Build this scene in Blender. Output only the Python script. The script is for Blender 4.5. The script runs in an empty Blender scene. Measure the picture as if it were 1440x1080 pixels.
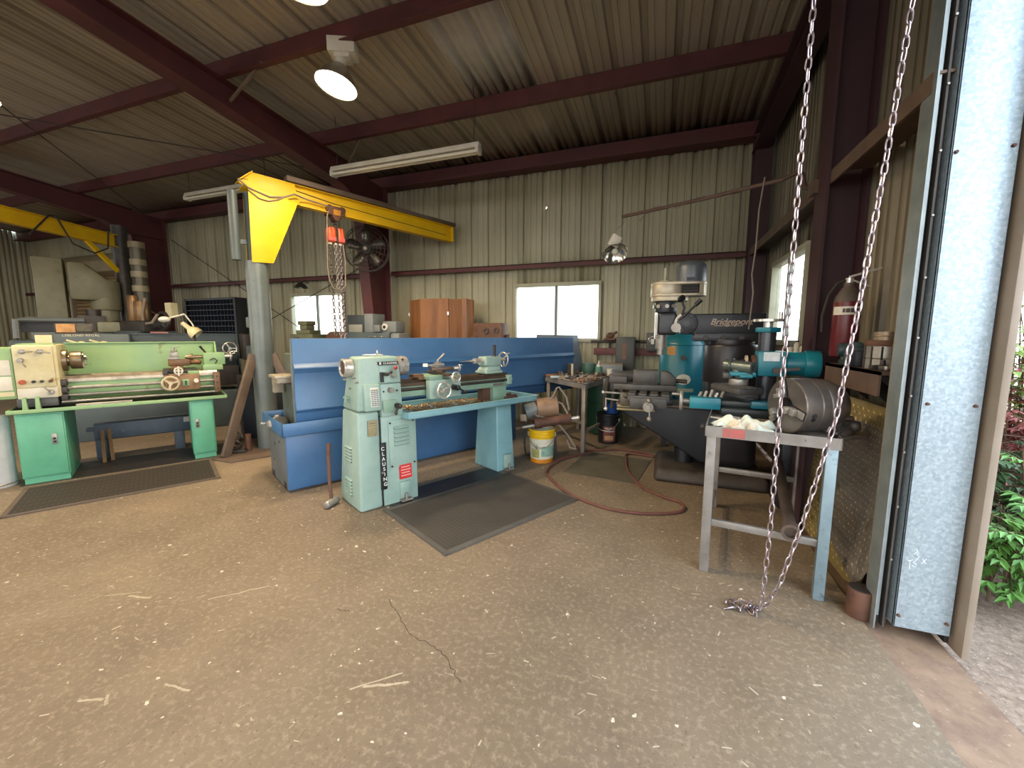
import bpy, bmesh, math, random
from mathutils import Vector, Matrix, Euler
random.seed(7)
R = math.radians
scene = bpy.context.scene
COL = scene.collection

# ------------------------------------------------------------------ materials
def lin(h):
    h = h.lstrip('#'); v = [int(h[i:i+2], 16)/255 for i in (0, 2, 4)]
    return tuple(c/12.92 if c <= .04045 else ((c+.055)/1.055)**2.4 for c in v) + (1,)
MATS = {}
def mat(name, c1, c2=None, scale=6, rough=.55, metal=0, bump=0, c3=None, s3=22, t3=.62, detail=6, stretch=None, spec=.5, lo=.35, hi=.65):
    """base colour c1 worn into c2 by noise; c3 = dirt / rust patches"""
    m = bpy.data.materials.new(name); m.use_nodes = True
    nt = m.node_tree; N = nt.nodes; L = nt.links
    b = N['Principled BSDF']; b.inputs['Roughness'].default_value = rough; b.inputs['Metallic'].default_value = metal
    b.inputs['Specular IOR Level'].default_value = spec
    b.inputs['Base Color'].default_value = lin(c1)
    if c2 or bump:
        tc = N.new('ShaderNodeTexCoord'); mp = N.new('ShaderNodeMapping'); L.new(tc.outputs['Object'], mp.inputs['Vector'])
        if stretch: mp.inputs['Scale'].default_value = stretch
        n = N.new('ShaderNodeTexNoise'); n.inputs['Scale'].default_value = scale; n.inputs['Detail'].default_value = detail; n.inputs['Roughness'].default_value = .65
        L.new(mp.outputs['Vector'], n.inputs['Vector'])
        if c2:
            r = N.new('ShaderNodeValToRGB'); r.color_ramp.elements[0].position = lo; r.color_ramp.elements[1].position = hi
            r.color_ramp.elements[0].color = lin(c1); r.color_ramp.elements[1].color = lin(c2)
            L.new(n.outputs['Fac'], r.inputs['Fac']); out = r.outputs['Color']
            if c3:
                n2 = N.new('ShaderNodeTexNoise'); n2.inputs['Scale'].default_value = s3; n2.inputs['Detail'].default_value = 8; n2.inputs['Roughness'].default_value = .7
                L.new(mp.outputs['Vector'], n2.inputs['Vector'])
                r2 = N.new('ShaderNodeValToRGB'); r2.color_ramp.elements[0].position = t3; r2.color_ramp.elements[1].position = min(1, t3+.08)
                r2.color_ramp.elements[0].color = (0, 0, 0, 1); r2.color_ramp.elements[1].color = (1, 1, 1, 1)
                L.new(n2.outputs['Fac'], r2.inputs['Fac'])
                mx = N.new('ShaderNodeMix'); mx.data_type = 'RGBA'; L.new(r2.outputs['Color'], mx.inputs['Factor'])
                L.new(out, mx.inputs['A']); mx.inputs['B'].default_value = lin(c3); out = mx.outputs['Result']
            L.new(out, b.inputs['Base Color'])
        if bump:
            bp = N.new('ShaderNodeBump'); bp.inputs['Strength'].default_value = bump; bp.inputs['Distance'].default_value = .01
            L.new(n.outputs['Fac'], bp.inputs['Height']); L.new(bp.outputs['Normal'], b.inputs['Normal'])
    MATS[name] = m
    return m
def emit(name, c, s):
    m = bpy.data.materials.new(name); m.use_nodes = True; b = m.node_tree.nodes['Principled BSDF']
    b.inputs['Base Color'].default_value = lin(c); b.inputs['Emission Color'].default_value = lin(c); b.inputs['Emission Strength'].default_value = s
    return m

# ------------------------------------------------------------------ mesh builder
def frame_for(d):
    d = Vector(d).normalized(); a = Vector((0, 0, 1)) if abs(d.z) < .9 else Vector((1, 0, 0))
    x = a.cross(d).normalized(); return x, d.cross(x), d
class B:
    def __init__(s): s.bm = bmesh.new(); s.mark = 0
    def _v(s, c): return [s.bm.verts.new(p) for p in c]
    def _f(s, vs):
        try: return s.bm.faces.new(vs)
        except ValueError: return None
    def hexa(s, r0, z0, r1, z1):
        a = [(r0[0], r0[2], z0), (r0[1], r0[2], z0), (r0[1], r0[3], z0), (r0[0], r0[3], z0)]
        b = [(r1[0], r1[2], z1), (r1[1], r1[2], z1), (r1[1], r1[3], z1), (r1[0], r1[3], z1)]
        v = s._v(a+b)
        for f in ((3, 2, 1, 0), (4, 5, 6, 7), (0, 1, 5, 4), (1, 2, 6, 5), (2, 3, 7, 6), (3, 0, 4, 7)): s._f([v[i] for i in f])
        return s
    def box(s, x0, x1, y0, y1, z0, z1): return s.hexa((x0, x1, y0, y1), z0, (x0, x1, y0, y1), z1)
    def bar(s, p0, p1, w, h, up=(0, 0, 1)):
        """rectangular bar from p0 to p1, w across, h along up"""
        p0 = Vector(p0); p1 = Vector(p1); d = (p1-p0).normalized(); u = Vector(up)
        x = d.cross(u)
        if x.length < 1e-4: x = d.cross(Vector((0, 1, 0)))
        x.normalize(); y = x.cross(d)
        v = []
        for p in (p0, p1):
            for a, b in ((-1, -1), (1, -1), (1, 1), (-1, 1)): v.append(p+x*w/2*a+y*h/2*b)
        v = s._v(v)
        for f in ((3, 2, 1, 0), (4, 5, 6, 7), (0, 1, 5, 4), (1, 2, 6, 5), (2, 3, 7, 6), (3, 0, 4, 7)): s._f([v[i] for i in f])
        return s
    def lathe(s, prof, o, d, n=20, close=False):
        """revolve (r, h) profile about axis d from o"""
        x, y, z = frame_for(d); o = Vector(o); rings = []
        for r, h in prof:
            if r < 1e-5: rings.append([s.bm.verts.new(o+z*h)])
            else: rings.append([s.bm.verts.new(o+z*h+(x*math.cos(2*math.pi*i/n)+y*math.sin(2*math.pi*i/n))*r) for i in range(n)])
        seq = list(zip(rings, rings[1:]))
        if close: seq.append((rings[-1], rings[0]))
        for A, C in seq:
            for i in range(n):
                j = (i+1) % n
                if len(A) == 1 and len(C) == 1: break
                if len(A) == 1: s._f([A[0], C[j], C[i]])
                elif len(C) == 1: s._f([A[i], A[j], C[0]])
                else: s._f([A[i], A[j], C[j], C[i]])
        return s
    def cyl(s, p0, p1, r0, r1=None, n=16):
        p0 = Vector(p0); p1 = Vector(p1); r1 = r0 if r1 is None else r1; h = (p1-p0).length
        return s.lathe([(0, 0), (r0, 0), (r1, h), (0, h)], p0, p1-p0, n)
    def pipe(s, p0, p1, ro, ri, n=20):
        p0 = Vector(p0); p1 = Vector(p1); h = (p1-p0).length
        return s.lathe([(ri, 0), (ro, 0), (ro, h), (ri, h)], p0, p1-p0, n, True)
    def torus(s, c, d, Rr, r, n=24, m=8):
        return s.lathe([(Rr+r*math.cos(2*math.pi*k/m), r*math.sin(2*math.pi*k/m)) for k in range(m)], c, d, n, True)
    def tube(s, pts, r, n=8, closed=False):
        P = [Vector(p) for p in pts]; rings = []; k = len(P); ref = None
        for i, p in enumerate(P):
            a = P[(i-1) % k] if (closed or i) else P[0]; b = P[(i+1) % k] if (closed or i < k-1) else P[-1]
            d = (b-a).normalized()
            if ref is None: x, y, _ = frame_for(d)
            else:
                x = ref-d*ref.dot(d); x.normalize(); y = d.cross(x)
            ref = x; rr = r[i] if isinstance(r, (list, tuple)) else r
            rings.append([s.bm.verts.new(p+(x*math.cos(2*math.pi*j/n)+y*math.sin(2*math.pi*j/n))*rr) for j in range(n)])
        seq = list(zip(rings, rings[1:]))
        if closed: seq.append((rings[-1], rings[0]))
        for A, C in seq:
            for i in range(n): s._f([A[i], A[(i+1) % n], C[(i+1) % n], C[i]])
        if not closed: s._f(rings[0][::-1]); s._f(rings[-1])
        return s
    def prism(s, poly, ax, a, b):
        """2-D polygon extruded along ax from a to b; the polygon runs over the other two axes in x,y,z order"""
        def P(u, v, w):
            return {'x': (w, u, v), 'y': (u, w, v), 'z': (u, v, w)}[ax]
        A = s._v([P(u, v, a) for u, v in poly]); C = s._v([P(u, v, b) for u, v in poly]); n = len(poly)
        s._f(A[::-1]); s._f(C)
        for i in range(n): s._f([A[i], A[(i+1) % n], C[(i+1) % n], C[i]])
        return s
    def ball(s, c, r, sc=(1, 1, 1), n=12):
        prof = [(math.sin(math.pi*k/(n//2))*r, -math.cos(math.pi*k/(n//2))*r) for k in range(n//2+1)]
        prof[0] = (0, -r); prof[-1] = (0, r); v0 = len(s.bm.verts)
        s.lathe(prof, (0, 0, 0), (0, 0, 1), n); s.bm.verts.ensure_lookup_table()
        for v in s.bm.verts[v0:]: v.co = Vector((v.co.x*sc[0]+c[0], v.co.y*sc[1]+c[1], v.co.z*sc[2]+c[2]))
        return s
    def start(s): s.mark = len(s.bm.verts); return s
    def xf(s, M):
        s.bm.verts.ensure_lookup_table()
        for v in s.bm.verts[s.mark:]: v.co = M @ v.co
        return s
    def wheel(s, c, d, Rr, r=.006, spokes=3, dish=.0, rot=0):
        """handwheel rim, hub and spokes"""
        x, y, z = frame_for(d); c = Vector(c); s.torus(c, d, Rr-r, r, 28, 8)
        s.cyl(c-z*(.012+dish), c+z*.018, Rr*.22, n=14)
        for k in range(spokes):
            a = 2*math.pi*k/spokes+rot; e = x*math.cos(a)+y*math.sin(a)
            s.bar(c-z*dish*.5, c+e*(Rr-r), r*1.5, r*2.2, z)
        return s
    def done(s, name, m, parent=None, bev=0, seg=2, ang=35, loc=None):
        bm = s.bm
        bmesh.ops.recalc_face_normals(bm, faces=bm.faces[:])
        if bev:
            es = [e for e in bm.edges if len(e.link_faces) == 2 and e.calc_face_angle(0) > R(28)]
            if es: bmesh.ops.bevel(bm, geom=es, offset=bev, segments=seg, affect='EDGES', clamp_overlap=True, profile=.5)
        me = bpy.data.meshes.new(name); bm.to_mesh(me); bm.free()
        me.polygons.foreach_set('use_smooth', [True]*len(me.polygons)); me.set_sharp_from_angle(angle=R(ang))
        me.materials.append(m)
        o = bpy.data.objects.new(name, me); COL.objects.link(o)
        if parent: o.parent = parent
        if loc: o.location = loc
        return o
def tag(o, label, cat, group=None, kind=None):
    o['label'] = label; o['category'] = cat
    if group: o['group'] = group
    if kind: o['kind'] = kind
    return o
def thing(name, label, cat, loc=(0, 0, 0), rz=0, group=None):
    o = bpy.data.objects.new(name, None); o.empty_display_size = .1; COL.objects.link(o)
    o.location = loc; o.rotation_euler = (0, 0, R(rz)); return tag(o, label, cat, group)
def struct(o, label=None):
    o['kind'] = 'structure'
    if label: o['label'] = label
    return o
def dup(root, loc=None, rz=None, label=None, group=None):
    def cp(o, par):
        c = o.copy(); COL.objects.link(c)
        if par is not None: c.parent = par
        for ch in [k for k in bpy.data.objects if k.parent == o]: cp(ch, c)
        return c
    c = cp(root, None)
    if loc is not None: c.location = loc
    if rz is not None: c.rotation_euler = (0, 0, R(rz))
    if label: c['label'] = label
    if group: c['group'] = group
    return c
def text(name, s, size, m, parent, loc, rot, depth=.001, shear=0, align='CENTER', sp=1, ls=1):
    cu = bpy.data.curves.new(name, 'FONT'); cu.body = s; cu.size = size; cu.extrude = depth; cu.align_x = align; cu.align_y = 'CENTER'
    cu.shear = shear; cu.space_character = sp; cu.space_line = ls; cu.offset = size*.012
    t = bpy.data.objects.new(name, cu); COL.objects.link(t)
    dg = bpy.context.evaluated_depsgraph_get(); me = bpy.data.meshes.new_from_object(t.evaluated_get(dg)); bpy.data.objects.remove(t)
    me.materials.clear(); me.materials.append(m)
    o = bpy.data.objects.new(name, me); COL.objects.link(o); o.location = loc; o.rotation_euler = rot
    if parent: o.parent = parent
    return o
FRONT = (R(90), 0, 0)          # text standing upright, read from -y

# ------------------------------------------------------------------ palette
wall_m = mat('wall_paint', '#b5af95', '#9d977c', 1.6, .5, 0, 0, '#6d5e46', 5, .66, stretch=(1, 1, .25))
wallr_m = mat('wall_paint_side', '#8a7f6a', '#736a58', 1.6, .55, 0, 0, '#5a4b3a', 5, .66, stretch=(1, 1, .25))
roof_m = mat('roof_paint', '#b3a99a', '#9a8f80', 1.2, .5, 0, 0, '#5d4c3a', 4, .68, stretch=(1, .2, 1))
sky_panel_m = mat('skylight_fibreglass', '#c3c0bd', '#aeaba8', 2, .6)
red_m = mat('red_oxide_primer', '#5f2f2f', '#4b2629', 2.2, .6, 0, .05, '#43292a', 9, .64)
galv_m = None
tan_m = mat('tan_trim', '#94877a', '#867868', 3, .5)
white_m = mat('white_enamel', '#d9d4c6', '#c9c2b0', 5, .4)
cream_m = mat('cream_enamel', '#d3c9a5', '#bfb080', 5, .45, 0, 0, '#8e6b3c', 9, .64)
seafoam_m = mat('pale_green_enamel', '#9cb2a7', '#8aa397', 4, .42, 0, 0, '#6d7f62', 7, .66)
seafoamd_m = mat('pale_green_cast', '#8da994', '#77927c', 5, .5, 0, .03, '#6c5b3c', 9, .66)
seablue_m = mat('blue_green_enamel', '#86afb3', '#76a0a8', 3, .4, 0, 0, '#6f8a84', 8, .68)
green_m = mat('mint_green_enamel', '#62a987', '#539878', 3, .42, 0, 0, '#5b6f42', 4, .62)
greenp_m = mat('light_green_enamel', '#92b078', '#7fa27a', 2.2, .45, 0, 0, '#6d6f43', 4, .64)
blue_m = mat('blue_enamel', '#466f9b', '#3d648e', 2.2, .38, 0, .01, '#2c4a6c', 7, .66)
teal_m = mat('teal_enamel', '#1c7a88', '#176878', 4, .35, 0, 0, '#20454a', 9, .64)
tealtank_m = mat('dark_teal_enamel', '#22707f', '#1d6472', 2, .32, 0, 0, '#2a4a4c', 6, .68)
yellow_m = mat('crane_yellow', '#e6bd0f', '#d9ab0d', 3, .5, 0, 0, '#a9780f', 14, .70)
orange_m = mat('hoist_orange', '#ee6a3f', '#e05a34', 5, .45)
steel_m = mat('bare_steel', '#a39d94', '#88827a', 12, .38, .45, .02, '#5f4a38', 18, .64)
brite_m = mat('polished_steel', '#d4cfc8', '#b9b2a8', 16, .25, .55)
dark_m = mat('oily_steel', '#4b4642', '#37322f', 8, .5, .4, .03, '#5d4733', 12, .66)
iron_m = mat('grey_cast_iron', '#5a5856', '#484644', 8, .5, .3, .05)
way_m = mat('oily_bed_ways', '#6b5a4a', '#54453a', 10, .35, .5, 0, '#7d6a54', 20, .6)
postshade_m = mat('shaded_primer', '#44282d', '#3a2328', 2.2, .6)  # shade along the right end wall is put into this steel colour
black_m = mat('black_enamel', '#1c1d22', '#15161a', 4, .45)
rubber_m = mat('black_rubber', '#2b2724', '#35302b', 10, .8)
brown_m = mat('brown_channel', '#6a594c', '#57483d', 4, .6, 0, .03, '#3e312c', 10, .64)
rust_m = mat('rusty_steel', '#6b4a3a', '#54392e', 8, .7, .2, .08, '#3d2c26', 16, .6)
pipe_m = mat('grey_painted_pipe', '#6d7472', '#5c6463', 3, .38, .2, 0, '#4a4c46', 8, .66)
slate_m = mat('slate_grey_enamel', '#4d585b', '#434d50', 3, .45, 0, 0, '#363a3a', 8, .66)
grey_m = mat('machine_grey', '#7e8383', '#6d7374', 4, .45, 0, 0, '#5a5a54', 9, .66)
pale_m = mat('pale_grey_enamel', '#a9a68d', '#97947c', 4, .45, 0, 0, '#6f6850', 8, .62)
wood_m = mat('oak_veneer', '#8f5f38', '#734827', 9, .5, 0, 0, '#6a3d1f', 20, .62, stretch=(1, 1, .12))
table_m = mat('raw_table_steel', '#928d87', '#78726c', 6, .45, .3, .02, '#5c5048', 12, .62)
bluesteel_m = mat('bluish_worn_steel', '#8fa3ad', '#7c9099', 6, .45, .4, 0, '#5d6468', 14, .6)
conc_dark = mat('dark_conduit', '#4b4642', '#3d3935', 6, .6)
redpaint_m = mat('red_paint', '#b02a2c', '#9c2427', 6, .4)
signred_m = mat('red_sign', '#d2332e', '#c42c28', 9, .5)
paper_m = mat('white_paper', '#dedbd0', '#c9c5b6', 12, .7)
ink_m = mat('black_ink', '#17181a')
whiteink_m = mat('white_letters', '#e4e2da')
cloth_m = mat('pale_shop_rag', '#dfe6da', '#cfd8cd', 6, .9, 0, .05)
hose_m = mat('red_rubber_hose', '#6e4339', '#5c372e', 9, .7)
cord_m = mat('grey_cord', '#8a7d70', '#7a6d61', 9, .7)
chain_m = mat('zinc_chain', '#c9b9bd', '#a3959a', 30, .3, .85)
red_knob_m = mat('red_knob', '#a31f22', None, rough=.25)
gold_m = mat('brass_plate', '#a39877', '#877c5c', 9, .35, .5)
orange_plate_m = mat('orange_sticker', '#b78a4e', '#a4763c', 9, .5)
# ------------------------------------------------------------------ camera
def make_camera():
    yaw, pitch, roll = R(19.85), R(6.894), R(.1335)
    f = Vector((-math.sin(yaw)*math.cos(pitch), math.cos(yaw)*math.cos(pitch), -math.sin(pitch)))
    r = Vector((math.cos(yaw), math.sin(yaw), 0)); u = r.cross(f)
    r2 = r*math.cos(roll)+u*math.sin(roll); u2 = -r*math.sin(roll)+u*math.cos(roll)
    cd = bpy.data.cameras.new('camera'); cam = bpy.data.objects.new('camera', cd); COL.objects.link(cam)
    M = Matrix((r2, u2, -f)).transposed().to_4x4(); M.translation = Vector((0, 0, 1.4)); cam.matrix_world = M
    cd.sensor_fit = 'HORIZONTAL'; cd.sensor_width = 36; cd.lens = 575/1440*36; cd.clip_start = .05; cd.clip_end = 300
    scene.camera = cam
make_camera()

# ------------------------------------------------------------------ setting
XR, YB, XL = 1.25, 6.40, -16.4          # right wall, back wall, left wall sheets
def roof_z(y): return 4.08+(6.3-y)*.08
RIB = [(0, 0), (.014, .040), (.066, .040), (.080, 0), (.126, 0), (.132, .009), (.154, .009), (.160, 0), (.222, 0), (.228, .009), (.250, .009), (.256, 0)]
def ribbed(name, m, a0, a1, holes, pt, bf):
    """ribbed sheet: profile runs along a, offset outward, extruded along b; holes = (a0,a1,b0,b1)"""
    s = B(); P = .305; cuts = []
    k = math.floor(a0/P)
    pos = []
    while k*P < a1:
        for x, o in RIB: pos.append((k*P+x, o))
        k += 1
    pos = [p for p in pos if a0 <= p[0] <= a1]
    pos = [(a0, pos[0][1])]+pos+[(a1, pos[-1][1])]
    for h in holes:
        for e in h[:2]:
            for i in range(len(pos)-1):
                if pos[i][0] < e < pos[i+1][0]:
                    t = (e-pos[i][0])/(pos[i+1][0]-pos[i][0]); pos.insert(i+1, (e, pos[i][1]+t*(pos[i+1][1]-pos[i][1]))); break
    bk = sorted({-99, 99}|{e for h in holes for e in h[2:]})
    for (x0, o0), (x1, o1) in zip(pos, pos[1:]):
        if x1-x0 < 1e-6: continue
        c = (x0+x1)/2; b0, b1 = bf(c); segs = [(b0, b1)]
        for h in holes:
            if h[0] < c < h[1]:
                ns = []
                for p, q in segs:
                    if h[2] > p: ns.append((p, min(q, h[2])))
                    if h[3] < q: ns.append((max(p, h[3]), q))
                    if h[3] <= p or h[2] >= q: pass
                segs = [g for g in ns if g[1]-g[0] > 1e-4]
        for p, q in [(max(p, k0), min(q, k1)) for p, q in segs for k0, k1 in zip(bk, bk[1:]) if min(q, k1)-max(p, k0) > 1e-4]:
            v = s._v([pt(x0, o0, p), pt(x1, o1, p), pt(x1, o1, q), pt(x0, o0, q)]); s._f(v)
    bmesh.ops.remove_doubles(s.bm, verts=s.bm.verts[:], dist=1e-5)
    o = s.done(name, m, ang=20)
    sm = o.modifiers.new('sheet', 'SOLIDIFY'); sm.thickness = .004; sm.offset = 0
    return struct(o)
W1 = (-7.03, -5.72, 1.33, 2.16); W2 = (-2.24, -.90, 1.335, 2.165)
ROLL = (-14.4, -11.4, 0, 2.95)
ribbed('wall_back', wall_m, XL, XR, [W1, W2, ROLL, (-1.768, -1.742, 3.34, 3.366)], lambda a, o, b: (a, YB+o, b), lambda c: (0, roof_z(YB)))
W3 = (4.50, 5.70, 1.34, 2.20)
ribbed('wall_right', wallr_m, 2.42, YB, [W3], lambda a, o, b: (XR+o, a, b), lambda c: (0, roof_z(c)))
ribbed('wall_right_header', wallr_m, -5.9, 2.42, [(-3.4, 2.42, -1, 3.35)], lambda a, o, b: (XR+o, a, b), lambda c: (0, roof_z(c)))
ribbed('wall_left', wall_m, -6, YB, [(-3.5, .5, -1, 3.2)], lambda a, o, b: (XL-o, a, b), lambda c: (0, roof_z(c)))
ribbed('wall_front', wall_m, XL, XR, [(-10.4, -6.2, -1, 3.6), (-5.0, .4, -1, 3.6)], lambda a, o, b: (a, -6-o, b), lambda c: (0, roof_z(-6)))
SK = (-2.205, -1.45, 3.50, 4.80); SKL = (-13.9, -12.5, 2.2, 3.2)
ribbed('ceiling', roof_m, XL, XR, [SK, SKL], lambda a, o, b: (a, b, roof_z(b)+o), lambda c: (-6, YB+.05))
for h, nm in ((SK, 'skylight_panel'), (SKL, 'skylight_panel')):
    o = ribbed(nm, sky_panel_m, h[0]-.02, h[1]+.02, [], lambda a, o, b: (a, b, roof_z(b)+o-.004), lambda c: (h[2]-.1, h[3]+.1))
    if h is SKL:
        tm = bpy.data.materials.new('translucent_fibreglass'); tm.use_nodes = True; nt = tm.node_tree; nt.nodes.clear()
        t = nt.nodes.new('ShaderNodeBsdfTranslucent'); t.inputs['Color'].default_value = (.9, .9, .88, 1); q = nt.nodes.new('ShaderNodeOutputMaterial'); nt.links.new(t.outputs[0], q.inputs[0])
        o.data.materials.clear(); o.data.materials.append(tm)

# floor, sill, outside ground
def floor_mat():
    m = bpy.data.materials.new('stained_concrete'); m.use_nodes = True; nt = m.node_tree; N = nt.nodes; L = nt.links; b = N['Principled BSDF']
    tc = N.new('ShaderNodeTexCoord'); vec = tc.outputs['Object']
    def noise(sc, det=6, ro=.6, st=None, rot=0):
        n = N.new('ShaderNodeTexNoise'); n.inputs['Scale'].default_value = sc; n.inputs['Detail'].default_value = det; n.inputs['Roughness'].default_value = ro
        v = vec
        if st or rot:
            mp = N.new('ShaderNodeMapping'); L.new(vec, mp.inputs[0]); mp.inputs['Scale'].default_value = st or (1, 1, 1); mp.inputs['Rotation'].default_value = (0, 0, rot); v = mp.outputs[0]
        L.new(v, n.inputs['Vector']); return n.outputs['Fac']
    def ramp(f, p0, c0, p1, c1):
        r = N.new('ShaderNodeValToRGB'); e = r.color_ramp.elements; e[0].position = p0; e[1].position = p1; e[0].color = c0; e[1].color = c1; L.new(f, r.inputs[0]); return r.outputs[0]
    K, W = (0, 0, 0, 1), (1, 1, 1, 1)
    def mix(f, a, c):
        x = N.new('ShaderNodeMix'); x.data_type = 'RGBA'; L.new(f, x.inputs['Factor']); L.new(a, x.inputs['A']) if not isinstance(a, tuple) else None
        if isinstance(c, tuple): x.inputs['B'].default_value = c
        else: L.new(c, x.inputs['B'])
        return x.outputs['Result']
    base = ramp(noise(.55, 8, .68), .34, lin('#67594a'), .66, lin('#877661'))
    base = mix(ramp(noise(2.6, 8, .72), .50, K, .74, (.75, .75, .75, 1)), base, lin('#6b5b49'))      # oily patches
    base = mix(ramp(noise(38, 4, .7), .50, K, .68, (.5, .5, .5, 1)), base, lin('#ab9a82'))       # fine speckle
    base = mix(ramp(noise(60, 4, .7), .60, K, .66, (.7, .7, .7, 1)), base, lin('#5e503f'))
    base = mix(ramp(noise(9, 9, .8, (1, .18, 1), .9), .625, K, .68, (.55, .55, .55, 1)), base, lin('#b5a58c'))   # scrapes
    base = mix(ramp(noise(7, 9, .8, (.2, 1, 1), .35), .64, K, .69, (.7, .7, .7, 1)), base, lin('#beaf98'))
    base = mix(ramp(noise(22, 3, .5), .70, K, .715, (.85, .85, .85, 1)), base, lin('#d6ccb9'))         # paint flecks
    # concrete gets paler and greyer towards the big door
    sx = N.new('ShaderNodeSeparateXYZ'); L.new(vec, sx.inputs[0])
    # hairline crack
    vo = N.new('ShaderNodeTexVoronoi'); vo.feature = 'DISTANCE_TO_EDGE'; vo.inputs['Scale'].default_value = .23; 
    wn = N.new('ShaderNodeTexNoise'); wn.inputs['Scale'].default_value = 3; wn.inputs['Detail'].default_value = 8; L.new(vec, wn.inputs[0])
    ad = N.new('ShaderNodeMix'); ad.data_type = 'RGBA'; ad.blend_type = 'LINEAR_LIGHT'; ad.inputs['Factor'].default_value = .12; L.new(vec, ad.inputs['A']); L.new(wn.outputs['Color'], ad.inputs['B']); L.new(ad.outputs['Result'], vo.inputs['Vector'])
    base = base if True else mix(ramp(vo.outputs['Distance'], .0, (.4, .4, .4, 1), .001, K), base, lin('#3c3128'))
    L.new(base, b.inputs['Base Color'])
    L.new(ramp(noise(4, 6, .6), .3, (.5, .5, .5, 1), .7, (.75, .75, .75, 1)), b.inputs['Roughness'])
    bp = N.new('ShaderNodeBump'); bp.inputs['Strength'].default_value = .25; bp.inputs['Distance'].default_value = .006; L.new(noise(45, 6, .7), bp.inputs['Height']); L.new(bp.outputs[0], b.inputs['Normal'])
    return m
floor_m = floor_mat()
struct(B().box(XL, 1.0, -6, YB, -.2, 0).done('floor', floor_m))
sill_m = mat('rusty_sill_concrete', '#8d745e', '#705848', 7, .85, 0, .25, '#a08877', 40, .60)
struct(B().prism([(1.0, -.2), (1.0, -.012), (1.02, -.02), (1.29, -.03), (1.30, -.2)], 'y', -6, YB).done('floor_sill', sill_m))
gravel_m = mat('gravel_and_mulch', '#94806f', '#6b594c', 26, .95, 0, .6, '#b5a596', 70, .58, detail=10)
struct(B().box(1.30, 14, -30, 30, -.3, -.07).done('ground_outside', gravel_m))
struct(B().box(-40, 1.3, -30, -6, -.3, -.03).done('driveway', gravel_m))
struct(B().box(-40, 1.3, YB+.1, 30, -.3, -.05).done('ground_behind', mat('grass', '#7d8a5a', '#8f8f66', 8, .9)))

# hairline cracks, paint flecks and scrape marks on the slab
mk = B(); rgf = random.Random(12)
def strip(s, pts, w):
    for (x0, y0), (x1, y1) in zip(pts, pts[1:]):
        d = Vector((x1-x0, y1-y0, 0)); n_ = Vector((-d.y, d.x, 0)).normalized()*w/2; a = Vector((x0, y0, .0006)); c = Vector((x1, y1, .0006))
        s._f([s.bm.verts.new(a+n_), s.bm.verts.new(a-n_), s.bm.verts.new(c-n_*rgf.uniform(.5, 1.2)), s.bm.verts.new(c+n_*rgf.uniform(.5, 1.2))])
def wander(p, q, n, j): return [(p[0]+(q[0]-p[0])*k/n+rgf.uniform(-j, j)*(0 < k < n), p[1]+(q[1]-p[1])*k/n+rgf.uniform(-j, j)*(0 < k < n)) for k in range(n+1)]
ck = B()
for p, q in (((-1.30, 1.68), (-1.05, 1.50)), ((-1.05, 1.50), (-.86, 1.46)), ((-.86, 1.46), (-.70, 1.34)), ((-1.50, 1.52), (-1.43, 1.53))): strip(ck, wander(p, q, 9, .008), .0035)
struct(ck.done('floor_crack', mat('crack_dark', '#40352a', None, rough=.9)))
for p, q, w_ in (((-2.046, .765), (-1.96, .80), .012), ((-1.97, .82), (-1.92, .79), .012), ((-1.817, .927), (-1.69, .94), .010), ((-2.63, 1.224), (-2.5, 1.255), .014), ((-2.75, 1.18), (-2.6, 1.27), .006), ((-1.06, 1.19), (-.90, 1.27), .014), ((-2.2, 1.35), (-2.0, 1.55), .008), ((-1.1, 1.16), (-.95, 1.30), .008)):
    strip(mk, wander(p, q, 6, .006), w_)
for i in range(260):
    x = rgf.uniform(-4.2, .9); y = rgf.uniform(.5, 3.2); a = rgf.uniform(0, 3.14); l = rgf.uniform(.004, .03)*(1+y*.2)
    strip(mk, [(x, y), (x+l*math.cos(a), y+l*math.sin(a))], rgf.uniform(.003, .009))
struct(mk.done('floor_paint_flecks', mat('pale_fleck', '#bcae97', '#a89a83', 9, .8)))
# steel frame
def steel(name, s, m=red_m, bev=.004): return struct(s.done(name, m, bev=bev))
def i_prof(y): return y
for X in (-4.6, -10.4):
    nm = 'rafter'
    s = B()
    top = [(2.0-8+.5*k, 0) for k in range(0)]
    ys = [-5.9, -1, 2.2, 3.0, 4.4, 5.1, 5.6]
    dep = [.22, .20, .22, .25, .32, .36, .52]
    up = [(y, roof_z(y)-.205) for y in ys]; lo = [(y, roof_z(y)-.205-d) for y, d in zip(ys, dep)]
    [s.prism([up[k], up[k+1], lo[k+1], lo[k]], 'x', X-.008, X+.008) for k in range(5)]
    for (y0, z0), (y1, z1) in list(zip(up, up[1:])): s.bar((X, y0, z0), (X, y1, z1), .2, .014)
    for (y0, z0), (y1, z1) in list(zip(lo[:-1], lo[1:-1])): s.bar((X, y0, z0), (X, y1, z1), .2, .014)
    steel(nm, s, bev=0)
    s = B()                                # tapered column with knee
    s.prism([(6.16, 0), (6.16, 3.44), (5.52, 3.44), (5.88, 0)], 'x', X-.008, X+.008).prism([(6.16, 3.44), (6.16, roof_z(6.2)-.2), (5.1, roof_z(5.1)-.205), (5.1, roof_z(5.1)-.565), (5.52, 3.44)], 'x', X-.008, X+.008)
    s.bar((X, 6.165, 0), (X, 6.165, 3.9), .2, .014, (0, 1, 0))
    s.bar((X, 5.88, 0), (X, 5.52, 3.42), .2, .014, (0, 1, 0)); s.bar((X, 5.52, 3.42), (X, 5.1, roof_z(5.1)-.565), .2, .014, (0, 1, 0))
    s.bar((X, 5.5, 3.44), (X, 6.16, 3.44), .19, .012)
    s.box(X-.13, X+.13, 5.82, 6.2, 0, .016)
    steel('column', s, bev=0)
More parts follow.
